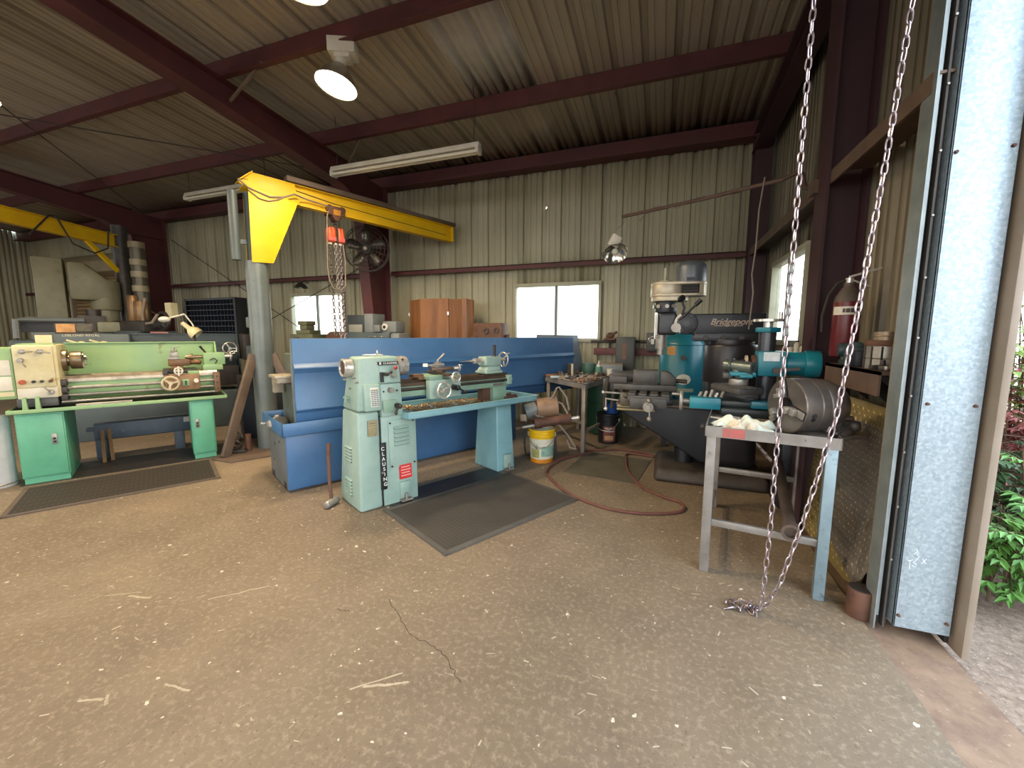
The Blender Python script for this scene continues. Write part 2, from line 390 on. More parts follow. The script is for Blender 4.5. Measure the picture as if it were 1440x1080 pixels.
for i, y in enumerate((4.79, 3.41, 2.03, .65, -.73, -2.11, -3.49, -4.87)):
    z = roof_z(y)
    s = B().box(XL, XR, y-.004, y+.004, z-.205, z-.006).box(XL, XR, y-.065, y, z-.21, z-.198).box(XL, XR, y, y+.065, z-.014, z-.004)
    steel('purlin', s, bev=0)
s = B().box(XL, XR-.2, 6.19, 6.205, 3.88, 4.07).box(XL, XR-.2, 6.2, 6.38, 3.88, 3.892).box(XL, XR-.2, 6.12, 6.2, 3.865, 3.89)
steel('eave_strut', s, bev=0)
def girt(x0, x1, z): return B().box(x0, x1, 6.2, 6.385, z-.012, z).box(x0, x1, 6.2, 6.21, z-.072, z)
for a, b in ((-4.5, 1.0), (-10.3, -4.7), (-11.3, -10.5), (XL, -14.5)): steel('girt', girt(a, b, 2.49), bev=0)
girtr_m = mat('girt_weathered', '#6f5b4c', '#5b473c', 4, .6)
for a, b in ((2.33, 3.42), (3.62, 6.2)):
    steel('girt', B().box(1.035, 1.24, a, b, 2.478, 2.49).box(1.02, 1.035, a, b, 2.405, 2.49), girtr_m, bev=0)
# right end wall: corner post, middle post, raked beam
steel('post', B().box(1.01, 1.21, 6.10, 6.12, 0, 3.9).box(1.01, 1.21, 6.28, 6.30, 0, 3.9).box(1.10, 1.115, 6.12, 6.28, 0, 3.9), postshade_m, bev=0)
steel('post', B().box(1.0, 1.018, 3.42, 3.64, 0, 4.2).box(1.222, 1.24, 3.42, 3.64, 0, 4.2).box(1.018, 1.222, 3.515, 3.545, 0, 4.2), postshade_m, bev=0)
s = B().prism([(6.2, roof_z(6.2)-.21), (-5.9, roof_z(-5.9)-.21), (-5.9, roof_z(-5.9)-.46), (6.2, roof_z(6.2)-.40)], 'x', 1.10, 1.115)
s.bar((1.07, 6.2, roof_z(6.2)-.405), (1.07, -5.9, roof_z(-5.9)-.465), .17, .014); s.bar((1.07, 6.2, roof_z(6.2)-.21), (1.07, -5.9, roof_z(-5.9)-.21), .17, .014)
steel('rake_beam', s, postshade_m, bev=0)

struct(B().box(XL, XR, YB-.01, YB+.12, roof_z(YB)-.05, roof_z(YB)+.09).box(XL, XR, YB+.01, YB+.1, -.1, .02).done('trim_6', dark_m if False else red_m))
struct(B().box(XR+.045, XR+.1, 2.42, YB+.1, -.1, .03).prism([(2.42, roof_z(2.42)-.04), (YB+.1, roof_z(YB)-.04), (YB+.1, roof_z(YB)+.09), (2.42, roof_z(2.42)+.09)], 'x', XR-.005, XR+.1).done('trim_7', tan_m))
struct(B().box(-14.5, -11.3, YB, YB+.02, 0, 3.1).done('door_backing', tan_m))
# galvanised door jamb
def galv():
    m = bpy.data.materials.new('galvanised_sheet'); m.use_nodes = True; nt = m.node_tree; N = nt.nodes; L = nt.links; b = N['Principled BSDF']
    tc = N.new('ShaderNodeTexCoord'); v = N.new('ShaderNodeTexVoronoi'); v.inputs['Scale'].default_value = 70; L.new(tc.outputs['Object'], v.inputs['Vector'])
    v.inputs['Randomness'].default_value = 1
    r = N.new('ShaderNodeValToRGB'); r.color_ramp.elements[0].color = lin('#95a6b1'); r.color_ramp.elements[1].color = lin('#b0c0ca'); L.new(v.outputs['Color'], r.inputs[0])
    n = N.new('ShaderNodeTexNoise'); n.inputs['Scale'].default_value = 70; n.inputs['Detail'].default_value = 6; L.new(tc.outputs['Object'], n.inputs['Vector'])
    r2 = N.new('ShaderNodeValToRGB'); r2.color_ramp.elements[0].position = .52; r2.color_ramp.elements[1].position = .62; r2.color_ramp.elements[0].color = (0, 0, 0, 1); r2.color_ramp.elements[1].color = (.4, .4, .4, 1); L.new(n.outputs['Fac'], r2.inputs[0])
    mx = N.new('ShaderNodeMix'); mx.data_type = 'RGBA'; L.new(r2.outputs[0], mx.inputs['Factor']); L.new(r.outputs[0], mx.inputs['A']); mx.inputs['B'].default_value = lin('#cbd9e1')
    L.new(mx.outputs['Result'], b.inputs['Base Color']); b.inputs['Metallic'].default_value = .35; b.inputs['Roughness'].default_value = .45
    return m
galv_m = galv()
J = struct(B().box(1.095, 1.303, 2.30, 2.312, .03, 3.35).box(1.095, 1.103, 2.30, 2.46, .03, 3.35).done('trim_1', galv_m, bev=.002))
bolts = [(1.11, .09), (1.285, .09), (1.12, 1.10), (1.28, 1.10), (1.11, 2.15), (1.285, 2.15)]
for x, z in bolts: B().cyl((x, 2.301, z), (x, 2.290, z), .008, .006, 8).done('bolt', rust_m, J)
struct(B().box(1.318, 1.346, 2.24, 2.50, -.03, 3.35).done('trim_2', tan_m, bev=.003))
struct(B().box(1.302, 1.319, 2.33, 2.48, -.02, 3.35).done('trim_8', MATS['black_rubber']))
scr = B()
for pts in ([(1.130, .325), (1.128, .365), (1.120, .362), (1.140, .372)], [(1.138, .345), (1.150, .338), (1.152, .352), (1.140, .36), (1.150, .372)], [(1.148, .37), (1.160, .392), (1.150, .40), (1.158, .41)], [(1.172, .36), (1.186, .386)], [(1.186, .362), (1.172, .384)], [(1.14, .40), (1.152, .415), (1.146, .43)]):
    scr.tube([(x, 2.2995, z) for x, z in pts], .0012, 4)
scr.done('scratched_marks', mat('bright_scratch', '#eef3f5', None), J)
trk = struct(B().box(1.022, 1.028, 2.30, 2.40, .0, 3.4).box(1.028, 1.052, 2.335, 2.341, .05, 3.4).done('trim_3', mat('track_zinc', '#8f9798', '#7a8385', 8, .45, .4)))
struct(B().box(1.055, 1.094, 2.36, 2.40, .0, 3.4).box(1.066, 1.074, 2.325, 2.36, .0, 3.4).done('trim_4', conc_dark))
for k in range(12): B().cyl((1.070, 2.326, .35+.26*k), (1.070, 2.318, .35+.26*k), .005, n=6).done('screw', steel_m, trk)
struct(B().box(1.03, 1.24, 2.40, 2.425, 0, 3.4).done('trim_5', tan_m))

# windows: aluminium sliders
glass_m = bpy.data.materials.new('dusty_glass'); glass_m.use_nodes = True
nt = glass_m.node_tree; nt.nodes.clear(); g1 = nt.nodes.new('ShaderNodeBsdfTransparent'); g1.inputs[0].default_value = (.93, .95, .94, 1); g2 = nt.nodes.new('ShaderNodeBsdfGlossy'); g2.inputs['Roughness'].default_value = .08
gm = nt.nodes.new('ShaderNodeMixShader'); gm.inputs[0].default_value = .06; go = nt.nodes.new('ShaderNodeOutputMaterial')
nt.links.new(g1.outputs[0], gm.inputs[1]); nt.links.new(g2.outputs[0], gm.inputs[2]); nt.links.new(gm.outputs[0], go.inputs[0])
alum_m = mat('window_aluminium', '#b7b39d', '#a5a18b', 6, .5)
def window(name, w, side):
    a0, a1, z0, z1 = w; d = .035
    def bx(s, p0, p1, q0, q1, t0, t1):
        if side == 'b': s.box(p0, p1, YB-.05+t0, YB-.05+t1, q0, q1)
        else: s.box(XR-.05+t0, XR-.05+t1, p0, p1, q0, q1)
    fr = B(); bx(fr, a0-.03, a1+.03, z1-.01, z1+.045, 0, .1); bx(fr, a0-.03, a1+.03, z0-.045, z0+.01, 0, .1); bx(fr, a0-.03, a0+.012, z0, z1, 0, .1); bx(fr, a1-.012, a1+.03, z0, z1, 0, .1)
    o = struct(fr.done(name, alum_m, bev=.003)); c = (a0+a1)/2
    s = B(); bx(s, c-.022, c+.022, z0, z1, .02, .06); s.done('mullion', mat('mullion_grey', '#7f837c'), o, bev=.002)
    s = B(); bx(s, a0+.012, c, z0+.01, z1-.01, .045, .049); s.done('pane', glass_m, o)
    s = B(); bx(s, c, a1-.012, z0+.01, z1-.01, .065, .069); s.done('pane', glass_m, o)
window('window_1', W1, 'b'); window('window_2', W2, 'b'); window('window_3', W3, 'r')

# roll-up door in the back wall
s = B()
for k in range(31): z = .02+k*.094; s.prism([(6.36, z), (6.335, z+.02), (6.335, z+.07), (6.36, z+.09), (6.37, z+.09), (6.37, z)], 'x', -14.38, -11.42)
D1 = struct(s.done('door_1', mat('rollup_tan', '#8c7553', '#7c6648', 3, .5)))
hood = B().prism([(6.38, 2.78), (6.02, 2.86), (5.98, 3.1), (6.1, 3.28), (6.38, 3.3)], 'x', -14.6, -11.2).done('door_hood', mat('hood_tan', '#8b7f63', '#7a6f57', 3, .5), D1, bev=.01)
for x in (-14.45, -11.42): B().box(x, x+.06, 6.26, 6.38, 0, 2.9).done('door_track', tan_m, D1)

# ------------------------------------------------------------------ light
w = bpy.data.worlds.new('world'); scene.world = w; w.use_nodes = True; nt = w.node_tree
bg = nt.nodes['Background']
tc = nt.nodes.new('ShaderNodeTexCoord'); sp = nt.nodes.new('ShaderNodeSeparateXYZ'); nt.links.new(tc.outputs['Generated'], sp.inputs[0])
rp = nt.nodes.new('ShaderNodeValToRGB'); nt.links.new(sp.outputs['Z'], rp.inputs[0])
rp.color_ramp.elements[0].position = .0; rp.color_ramp.elements[0].color = (1.0, .99, .95, 1); rp.color_ramp.elements[1].position = .6; rp.color_ramp.elements[1].color = (.66, .82, 1.0, 1)
nt.links.new(rp.outputs[0], bg.inputs['Color']); bg.inputs['Strength'].default_value = 4.4
def portal(loc, rot, sx, sy):
    l = bpy.data.lights.new('portal', 'AREA'); l.shape = 'RECTANGLE'; l.size = sx; l.size_y = sy; l.cycles.is_portal = True
    o = bpy.data.objects.new('portal', l); COL.objects.link(o); o.location = loc; o.rotation_euler = rot
portal((XR+.03, -.5, 1.68), (0, R(90), 0), 3.35, 5.8)          # side door
portal((-2.3, -6.05, 1.8), (R(90), 0, 0), 5.4, 3.6)
portal((-8.3, -6.05, 1.8), (R(90), 0, 0), 4.2, 3.6)
portal((XL-.05, -1.5, 1.6), (0, R(-90), 0), 3.2, 4)
portal((-1.57, YB+.06, 1.75), (R(-90), 0, 0), 1.3, .82); portal((-6.37, YB+.06, 1.75), (R(-90), 0, 0), 1.3, .82)
portal((XR+.06, 5.1, 1.77), (0, R(90), 0), .85, 1.2)

scene.view_settings.view_transform = 'Standard'; scene.view_settings.look = 'None'; scene.view_settings.gamma = 1
scene.view_settings.use_curve_mapping = False; scene.view_settings.exposure = .42
scene.cycles.max_bounces = 8; scene.cycles.diffuse_bounces = 5; scene.cycles.caustics_reflective = False; scene.cycles.caustics_refractive = False
scene.cycles.sample_clamp_indirect = 6; scene.cycles.use_denoising = True
# ------------------------------------------------------------------ grey-green engine lathe in the middle
def jaws(s, o, d, r, h, n=3, rot=.3, w=.02):
    x, y, z = frame_for(d); o = Vector(o)
    for k in range(n):
        a = 2*math.pi*k/n+rot; e = x*math.cos(a)+y*math.sin(a)
        s.bar(o+e*r*.28, o+e*r*.95, w, h*.5, z); s.bar(o+e*r*.28+z*h*.4, o+e*r*.62+z*h*.4, w, h*.6, z)
    return s
def louvers(root, plate_mat, x0, x1, z0, z1, n, y, name='louver', slope=0, side=False):
    """raised louvre slats on a -y face (or on an -x face when side)"""
    for k in range(n):
        z = z0+(z1-z0)*(k+.5)/n; h = (z1-z0)/n*.62; yy = y+slope*(z-z0)
        p = [(0, -h/2), (-.012, -h/2), (-.004, h/2), (0, h/2)]
        s = B()
        if side: s.prism([(yy+a, z+b) for a, b in p], 'y', x0, x1)
        else: s.prism([(yy+a, z+b) for a, b in p], 'x', x0, x1)
        s.done(name, plate_mat, root, bev=.002)

def clausing():
    t = thing('engine_lathe', 'grey-green engine lathe on two pedestals, lettered plate and red sign on its front', 'lathe', (-2.155, 2.481, 0), 62.5)
    fy = lambda z: .04*z
    ped = B().hexa((.20, .51, .004, .42), 0, (.205, .522, .034, .34), .74).done('motor_pedestal', seafoam_m, t, bev=.008)
    drv = B().hexa((0, .188, 0, .43), 0, (.02, .192, .03, .345), .792).done('drive_cabinet', seafoam_m, t, bev=.02, seg=3)
    B().hexa((.186, .206, .012, .42), .005, (.19, .208, .042, .33), .74).done('seam', black_m, t)
    hs = B().hexa((.02, .385, .03, .345), .797, (.062, .385, .06, .272), 1.222)
    hs = hs.done('headstock', seafoam_m, t, bev=.022, seg=3)
    # side louvres on the end cover
    for z0, z1 in ((.37, .50), (.09, .235)):
        for k in range(5):
            z = z0+(z1-z0)*(k+.5)/5; xx = .025*z
            B().prism([(xx, z-.005), (xx-.013, z-.004), (xx-.002, z+.010), (xx+.01, z+.010)], 'y', .16, .30).done('louver', seafoam_m, drv, bev=.002)
            B().box(xx-.003, xx+.004, .165, .295, z-.015, z-.006).done('louver_slot', black_m, drv)
    # fine belt cover and spindle end
    B().pipe((-.01, .2, 1.135), (.05, .2, 1.135), .072, .056).torus((-.012, .2, 1.135), (1, 0, 0), .064, .011).done('spindle_guard', brite_m, t)
    B().cyl((.045, .2, 1.135), (.0, .2, 1.135), .05, .04).done('spindle_nose', rust_m, t)
    for y, z in ((.06, 1.03), (.3, 1.03), (.19, .97), (.11, 1.06), (.26, 1.06)): B().cyl((.05, y, z), (.022, y, z), .008, n=8).done('cover_bolt', steel_m, hs)
    B().box(-.005, .045, .19, .25, .885, .905).cyl((.0, .2, .895), (.0, .2, .85), .008).done('shift_lever', seafoamd_m, hs, bev=.003)
    # gearbox and feed box
    gb = B().hexa((.068, .205, -.012, .06), .80, (.073, .205, .01, .08), 1.012).done('gearbox_cover', seafoam_m, t, bev=.014, seg=3)
    B().hexa((.112, .182, -.018, -.008), .835, (.115, .184, .003, .012), .985).done('threading_chart', paper_m, gb, bev=.003)
    s = B()
    for k in range(9):
        z = .845+.0145*k; y = -.019+.14*(z-.835)
        for j in range(3): s.box(.118+.021*j, .135+.021*j, y-.001, y+.004, z, z+.008)
    s.done('chart_text', grey_m, gb)
    fb = B().hexa((.206, .39, .004, .1), .74, (.206, .387, .022, .1), 1.005).done('feed_gearbox', seafoam_m, t, bev=.008)
    B().cyl((.285, .02, .955), (.285, -.022, .955), .02).cyl((.285, -.02, .955), (.285, -.032, .955), .013).done('feed_dial', steel_m, fb)
    for x in (.23, .345): B().cyl((x, .02, .945), (x, .008, .945), .007, n=8).done('screw', black_m, fb)
    B().hexa((.215, .345, -.008, .02), .775, (.215, .345, .0, .03), .875).done('lever_box', seafoamd_m, fb, bev=.006)
    B().cyl((.33, .0, .825), (.33, -.06, .825), .022).ball((.33, -.066, .825), .017).cyl((.33, -.04, .83), (.30, -.05, .775), .009).ball((.3, -.05, .77), .014).done('feed_lever', dark_m, fb)
    # headstock front: lever box with red knob, badge
    lb = B().hexa((.205, .385, .018, .12), 1.012, (.215, .385, .042, .12), 1.15).done('speed_box', seafoam_m, hs, bev=.006)
    B().hexa((.207, .24, .016, .03), 1.02, (.212, .24, .028, .04), 1.10).done('lever_slot', black_m, lb)
    B().cyl((.25, .03, 1.085), (.25, -.03, 1.085), .014).cyl((.25, -.025, 1.085), (.275, -.03, 1.10), .008).ball((.278, -.03, 1.102), .013).done('speed_lever', dark_m, lb)
    k = B().cyl((.315, .03, 1.065), (.315, -.03, 1.065), .013).cyl((.315, -.025, 1.065), (.318, -.03, 1.128), .006).done('clutch_lever', steel_m, lb)
    B().ball((.318, -.03, 1.135), .016).done('lever_knob', red_knob_m, k)
    B().hexa((.205, .378, .036, .05), 1.157, (.207, .378, .04, .06), 1.182).done('name_badge', ink_m, hs)
    text('badge_letters', 'CLAUSING', .021, whiteink_m, hs, (.305, .0345, 1.169), (R(81), 0, 0), sp=1.25)
    B().box(.213, .228, .034, .045, 1.16, 1.179).done('badge_emblem', whiteink_m, hs)
    # motor panel and signs
    pn = B().hexa((.262, .497, .006, .02), .30, (.262, .497, .022, .03), .70).done('louver_panel', seafoam_m, ped, bev=.008)
    for k in range(5):
        z = .49+.034*k; y = .004+.04*(z-.3)
        B().prism([(y+.004, z), (y-.022, z+.003), (y-.003, z+.022), (y+.004, z+.022)], 'x', .305, .445).done('louver', seafoam_m, pn, bev=.003)
        B().box(.31, .44, y-.004, y+.004, z-.004, z).done('louver_slot', black_m, pn)
    for x in (.277, .482):
        for z in (.32, .68): B().cyl((x, .012+.04*(z-.3), z), (x, -.002+.04*(z-.3), z), .008, n=8).done('screw', dark_m, pn)
    sg = B().hexa((.342, .452, -.001, .01), .195, (.342, .452, .004, .014), .315).done('warning_sign', signred_m, ped)
    for k in range(4):
        z = .218+.024*k; B().box(.352+.004*(k % 2), .442-.01*(k % 2), -.003+.04*(z-.195), .002+.04*(z-.195), z, z+.009).done('sign_line', mat('sign_pink', '#e5a49c') if k == 0 else MATS['sign_pink'], sg)
    pl = B().hexa((.176, .226, -.006, .008), .145, (.188, .236, .012, .022), .53).done('name_plate', ink_m, t, bev=.002)
    text('plate_letters', 'C\nL\nA\nU\nS\nI\nN\nG', .041, whiteink_m, pl, (.2065, .0005, .335), (R(87.5), R(-1.6), 0), ls=1.02)
    dp = B().hexa((.088, .165, .008, .018), .60, (.092, .168, .018, .024), .725).done('data_plate', gold_m, drv)
    for k in range(5): B().box(.1, .155, .010+.0045*k*.2+.0006*k, .0125+.002*k, .615+.02*k, .623+.02*k).done('plate_line', dark_m, dp)
    B().cyl((.188, .0, .29), (.188, -.012, .29), .008).done('latch_stud', steel_m, drv)
    # foot brackets (levelling feet)
    for x, y in ((.385, .004), (1.55, .0)):
        lv = B().box(x-.045, x+.045, y-.012, y+.02, .03, .17).done('leveler', seafoam_m, t, bev=.004)
        B().box(x-.05, x+.05, y-.05, y+.0, .012, .026).cyl((x, y-.03, .02), (x, y-.03, .075), .012).done('leveling_bolt', steel_m, lv)
    # chuck
    ch = B().cyl((.385, .19, 1.132), (.425, .19, 1.132), .06).lathe([(0, 0), (.078, 0), (.082, .004), (.082, .03), (.077, .034), (.077, .042), (.082, .046), (.082, .085), (.078, .092), (.06, .092), (.058, .088), (.03, .088), (.03, .06), (0, .06)], (.425, .19, 1.132), (1, 0, 0), 32).done('chuck', brite_m, t)
    jaws(B(), (.517, .19, 1.132), (1, 0, 0), .075, .03, rot=.7).done('chuck_jaws', steel_m, ch)
    for a in (.3, 2.4, 4.5): B().cyl((.465, .19+.078*math.cos(a), 1.132+.078*math.sin(a)), (.465, .19+.084*math.cos(a), 1.132+.084*math.sin(a)), .010, n=8).done('key_socket', black_m, ch)
    # bed
    bed = B().box(.385, 1.655, .11, .27, .865, .985).box(.385, 1.655, .095, .285, .955, .985).done('bed', seafoamd_m, t, bev=.006)
    B().prism([(.095, .985), (.12, .985), (.13, 1.004), (.14, .985), (.2, .985), (.2, .998), (.235, .998), (.245, 1.006), (.255, .985), (.285, .985), (.285, .98), (.095, .98)], 'x', .385, 1.66).done('bed_ways', way_m, bed)
    B().box(.40, 1.62, .092, .1, .957, .983).done('rack', way_m, bed)
    B().box(.40, 1.60, .104, .112, .915, .926).cyl((.385, .085, .935), (1.64, .085, .935), .012, n=12).done('leadscrew', dark_m, bed)
    B().box(1.61, 1.665, .06, .13, .89, .985).cyl((1.66, .085, .935), (1.68, .085, .935), .018).done('leadscrew_bearing', seafoam_m, bed, bev=.004)
    B().box(1.45, 1.585, .100, .112, .878, .905).done('bed_badge', steel_m, bed)
    B().box(1.46, 1.575, .097, .102, .884, .899).done('badge_face', mat('badge_dark', '#6d665c'), bed)
    # chip tray and support
    tr = B().box(.385, 1.90, -.08, .46, .705, .715)
    for a in ((.385, 1.90, -.08, -.072), (.385, 1.90, .452, .46), (.385, .393, -.08, .46), (1.892, 1.90, -.08, .46)): tr.box(*a, .705, .765)
    for a in ((.38, 1.905, -.095, -.07), (.38, 1.905, .45, .475), (1.88, 1.915, -.09, .47)): tr.box(*a, .758, .766)
    tr = tr.done('chip_tray', seablue_m, t, bev=.003)
    chips = B(); rg = random.Random(3)
    for i in range(900):
        x = rg.uniform(.42, 1.45); y = rg.uniform(-.06, .42); a = rg.uniform(0, 3.1); l = rg.uniform(.008, .026)
        chips.bar((x, y, .718+rg.uniform(0, .012)), (x+l*math.cos(a), y+l*math.sin(a), .722+rg.uniform(0, .016)), .009, .006)
    o = chips.done('metal_chips', mat('brown_chips', '#8a6a4a', '#a98a66', 30, .5, .4), tr); o['kind'] = 'stuff'
    for x0, x1 in ((1.46, 1.64), (.40, .44)): B().box(x0, x1, .12, .26, .715, .865).done('bed_foot', seafoamd_m, t, bev=.006)
    B().box(1.36, 1.46, .17, .25, .715, .865).done('bed_web', rust_m, t)
    B().hexa((1.433, 1.667, .02, .41), 0, (1.455, 1.652, .06, .37), .705).done('tail_pedestal', seablue_m, t, bev=.012, seg=3)
    # carriage
    ca = B().box(.655, 1.0, .055, .33, 1.003, 1.035).box(.66, .80, .03, .09, 1.0, 1.04).done('saddle', seafoamd_m, t, bev=.006)
    ap = B().hexa((.655, .99, .01, .09), .835, (.655, .99, .025, .09), 1.002).done('apron', seafoam_m, t, bev=.012)
    hw = B().wheel((.755, -.055, .912), (0, -1, 0), .076, .009, 3, .01, .5).cyl((.755, .02, .912), (.755, -.05, .912), .016).done('carriage_handwheel', brite_m, ap)
    B().cyl((.715, -.065, .905), (.715, -.11, .905), .008, .01, 10).done('crank_handle', brite_m, hw)
    hw = B().wheel((.842, -.115, 1.03), (0, -1, 0), .05, .007, 3, .006).cyl((.842, .06, 1.03), (.842, -.105, 1.03), .014).done('cross_slide_handwheel', brite_m, ap)
    B().cyl((.842, -.11, 1.03), (.842, -.128, 1.03), .02).done('micrometer_dial', gold_m, hw)
    B().cyl((.905, .02, .925), (.905, -.05, .925), .026).ball((.905, -.055, .925), .022).cyl((.905, -.05, .925), (.975, -.06, .885), .008).ball((.98, -.06, .882), .017).cyl((.905, -.05, .925), (.845, -.05, .935), .008).ball((.845, -.05, .935), .012).done('half_nut_lever', black_m, ap)
    B().box(.80, .865, -.04, .28, 1.035, 1.055).box(.79, .875, .12, .34, 1.05, 1.06).done('cross_slide', way_m, ca, bev=.004)
    cp = B().bar((.76, .17, 1.085), (.965, .11, 1.085), .075, .035).cyl((.845, .15, 1.055), (.845, .15, 1.075), .055, n=24).done('compound_slide', mat('brown_slide', '#5b4838', '#4c3c30', 12, .4, .4), ca, bev=.004)
    B().cyl((.96, .11, 1.088), (1.01, .095, 1.088), .016).wheel((1.02, .092, 1.09), (.95, -.28, 0), .036, .006, 2).cyl((1.02, .092, 1.115), (1.05, .085, 1.115), .006).done('compound_handwheel', brite_m, cp)
    tp = B().box(.775, .86, .10, .19, 1.104, 1.115).box(.80, .845, .12, .165, 1.115, 1.15).box(.77, .875, .128, .15, 1.125, 1.14).cyl((.82, .14, 1.15), (.82, .14, 1.175), .012).cyl((.82, .14, 1.17), (.87, .12, 1.215), .008).ball((.872, .12, 1.218), .013).done('tool_post', steel_m, ca, bev=.002)
    B().bar((.86, .10, 1.13), (.68, .11, 1.128), .014, .016).bar((.69, .10, 1.13), (.66, .13, 1.13), .012, .03).done('tool_holder', brite_m, tp)
    B().box(.60, .66, .10, .28, 1.006, 1.03).box(.56, .66, .12, .2, 1.028, 1.05).done('way_board', mat('brown_board', '#7a5a3c', '#5c4430', 12, .7), ca)
    # tailstock
    ts = B().box(1.355, 1.575, .10, .285, 1.006, 1.035).hexa((1.365, 1.565, .115, .275), 1.035, (1.40, 1.56, .13, .26), 1.085).box(1.375, 1.575, .125, .262, 1.085, 1.178).done('tailstock', seafoam_m, t, bev=.01)
    B().cyl((1.38, .19, 1.138), (1.30, .19, 1.138), .024).cyl((1.30, .19, 1.138), (1.27, .19, 1.138), .028).cyl((1.27, .19, 1.138), (1.225, .19, 1.138), .014, .012).cyl((1.225, .19, 1.138), (1.10, .19, 1.138), .007, .002, 8).done('quill', brite_m, ts)
    B().cyl((1.57, .19, 1.138), (1.66, .19, 1.138), .018).wheel((1.66, .19, 1.138), (1, 0, 0), .082, .008, 3, .012, .4).cyl((1.665, .15, 1.20), (1.71, .15, 1.20), .008).done('tailstock_handwheel', brite_m, ts)
    B().cyl((1.50, .15, 1.178), (1.495, .14, 1.295), .013, .017).cyl((1.50, .15, 1.17), (1.50, .15, 1.19), .02).done('clamp_lever', dark_m, ts)
    # loose things kept on the headstock and in the tray
    return t
clausing()
LA = R(62.5)
def lathe_pt(x, y, z): return (-2.155+x*math.cos(LA)-y*math.sin(LA), 2.481+x*math.sin(LA)+y*math.cos(LA), z)
def place(o, p, rz=0): o.location = p; o.rotation_euler = (0, 0, R(rz)); return o
s = B().bar((-.07, 0, .008), (.07, .0, .008), .012, .01).bar((.02, -.045, .016), (.03, .05, .016), .01, .008).cyl((.025, 0, .005), (.025, 0, .045), .007).bar((-.1, .02, .006), (-.02, .02, .006), .03, .008)
place(tag(s.done('chuck_key', brite_m, bev=.001), 'small bright T-handled chuck key lying on top of the grey-green lathe headstock', 'wrench'), lathe_pt(.23, .16, 1.226), 20)
for i, (x, y, l, c) in enumerate(((1.70, .12, .18, 'red'), (1.76, .20, .2, 'r'), (1.80, .30, .16, 's'))):
    o = B().cyl((-l/2, 0, .018), (l/2, 0, .018), .018).done('steel_bar', rust_m)
    tag(o, 'short brownish round bar lying in the right end of the blue-green chip tray', 'metal bar', 'round bars in the chip tray'); place(o, lathe_pt(x, y, .716), 62.5+8*i)

# ------------------------------------------------------------------ blue lathe seen from the back
def blue_lathe():
    t = thing('engine_lathe', 'large blue lathe seen from behind, long ribbed chip shield and tray on a blue base', 'lathe', (-3.03, 2.60, 0), 61.5)
    base = B().box(0, .95, .01, .66, .012, .53).done('base_cabinet', blue_m, t, bev=.012)
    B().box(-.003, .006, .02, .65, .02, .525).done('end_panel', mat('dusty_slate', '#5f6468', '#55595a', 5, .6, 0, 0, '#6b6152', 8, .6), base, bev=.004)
    B().box(.004, .945, .0, .67, 0, .02).done('base_plinth', dark_m, t)
    for y in (.06, .52): B().box(-.004, .02, y, y+.09, .012, .075).done('fork_slot', black_m, base)
    for y, z in ((.25, .42), (.42, .37), (.5, .2)): B().cyl((.004, y, z), (-.006, y, z), .012, n=8).done('plug', dark_m, base)
    tray = B()
    tray.box(-.04, 2.7, -.06, .72, .52, .53)
    for a in ((-.04, 2.7, -.06, -.045), (-.04, 2.7, .705, .72), (-.04, -.025, -.06, .72), (2.685, 2.7, -.06, .72)): tray.box(*a, .52, .635)
    tray.done('chip_tray', blue_m, t, bev=.015)
    sh = B().prism([(.03, .60), (.03, .70), (-.004, .728), (-.004, .742), (.02, .80), (.02, 1.055), (.002, 1.085), (-.008, 1.10), (.012, 1.125), (.03, 1.14), (.03, 1.36), (.05, 1.36), (.05, .60)], 'x', .10, 3.87).done('chip_shield', blue_m, t, bev=.002)
    B().prism([(.05, .60), (.05, 1.355), (.085, 1.355), (.10, 1.0), (.08, .60)], 'x', .095, .104).done('shield_end', grey_m, sh)
    B().box(.10, 3.87, .045, .075, 1.352, 1.362).done('shield_rim', grey_m, sh)
    B().prism([(3.2, .62), (3.2, 1.40), (4.08, 1.395), (4.20, .95), (4.24, .62)], 'y', .12, .135).prism([(.06, .62), (.06, 1.35), (.12, 1.35), (.14, .62)], 'x', 3.875, 3.885).done('far_guard', mat('guard_grey', '#868b90', '#6d7a84', 4, .5, 0, 0, '#4a5050', 10, .6), t, bev=.004)
    B().box(.9, 2.8, .1, .5, .0, .5).done('bed_base', blue_m, t, bev=.02)
    B().box(.12, .95, .12, .60, .53, .95).box(.15, .9, .16, .55, .95, 1.22).done('headstock', mat('green_grey_cast', '#5c645c', '#4a5049', 5, .45, 0, 0, '#3a3d38', 9, .62), t, bev=.02, seg=3)
    B().box(.5, 2.9, .14, .45, .60, .92).done('bed', slate_m, t, bev=.01)
    B().box(-.02, .16, .16, .42, 1.005, 1.03).box(.0, .14, .18, .4, .96, 1.005).box(.02, .1, .42, .5, .85, 1.0).done('gear_guard', mat('worn_pale_metal', '#b0a490', '#8f8472', 9, .5, .2), t, bev=.004)
    return t
bl = blue_lathe()
BA = R(61.5)
def blue_pt(x, y, z): return (-3.03+x*math.cos(BA)-y*math.sin(BA), 2.60+x*math.sin(BA)+y*math.cos(BA), z)
s = B().lathe([(0, 0), (.09, 0), (.10, .02), (.095, .05), (.06, .085), (.025, .10), (.025, .115), (0, .115)], (0, 0, 0), (0, 0, 1), 28).cyl((-.17, .02, .035), (-.09, .02, .035), .018, .022)
place(tag(s.done('faceplate', steel_m, bev=.002), 'round domed steel faceplate lying in the near corner of the blue tray', 'machine part'), blue_pt(.03, .40, .531), 150)
s = B().bar((-.1, 0, .01), (.1, .02, .01), .03, .014).bar((-.06, .03, .024), (.05, -.03, .026), .02, .012)
place(tag(s.done('steel_clamp', brite_m), 'bright steel clamp lying beside the faceplate in the blue tray', 'clamp'), blue_pt(.02, .58, .531), 40)
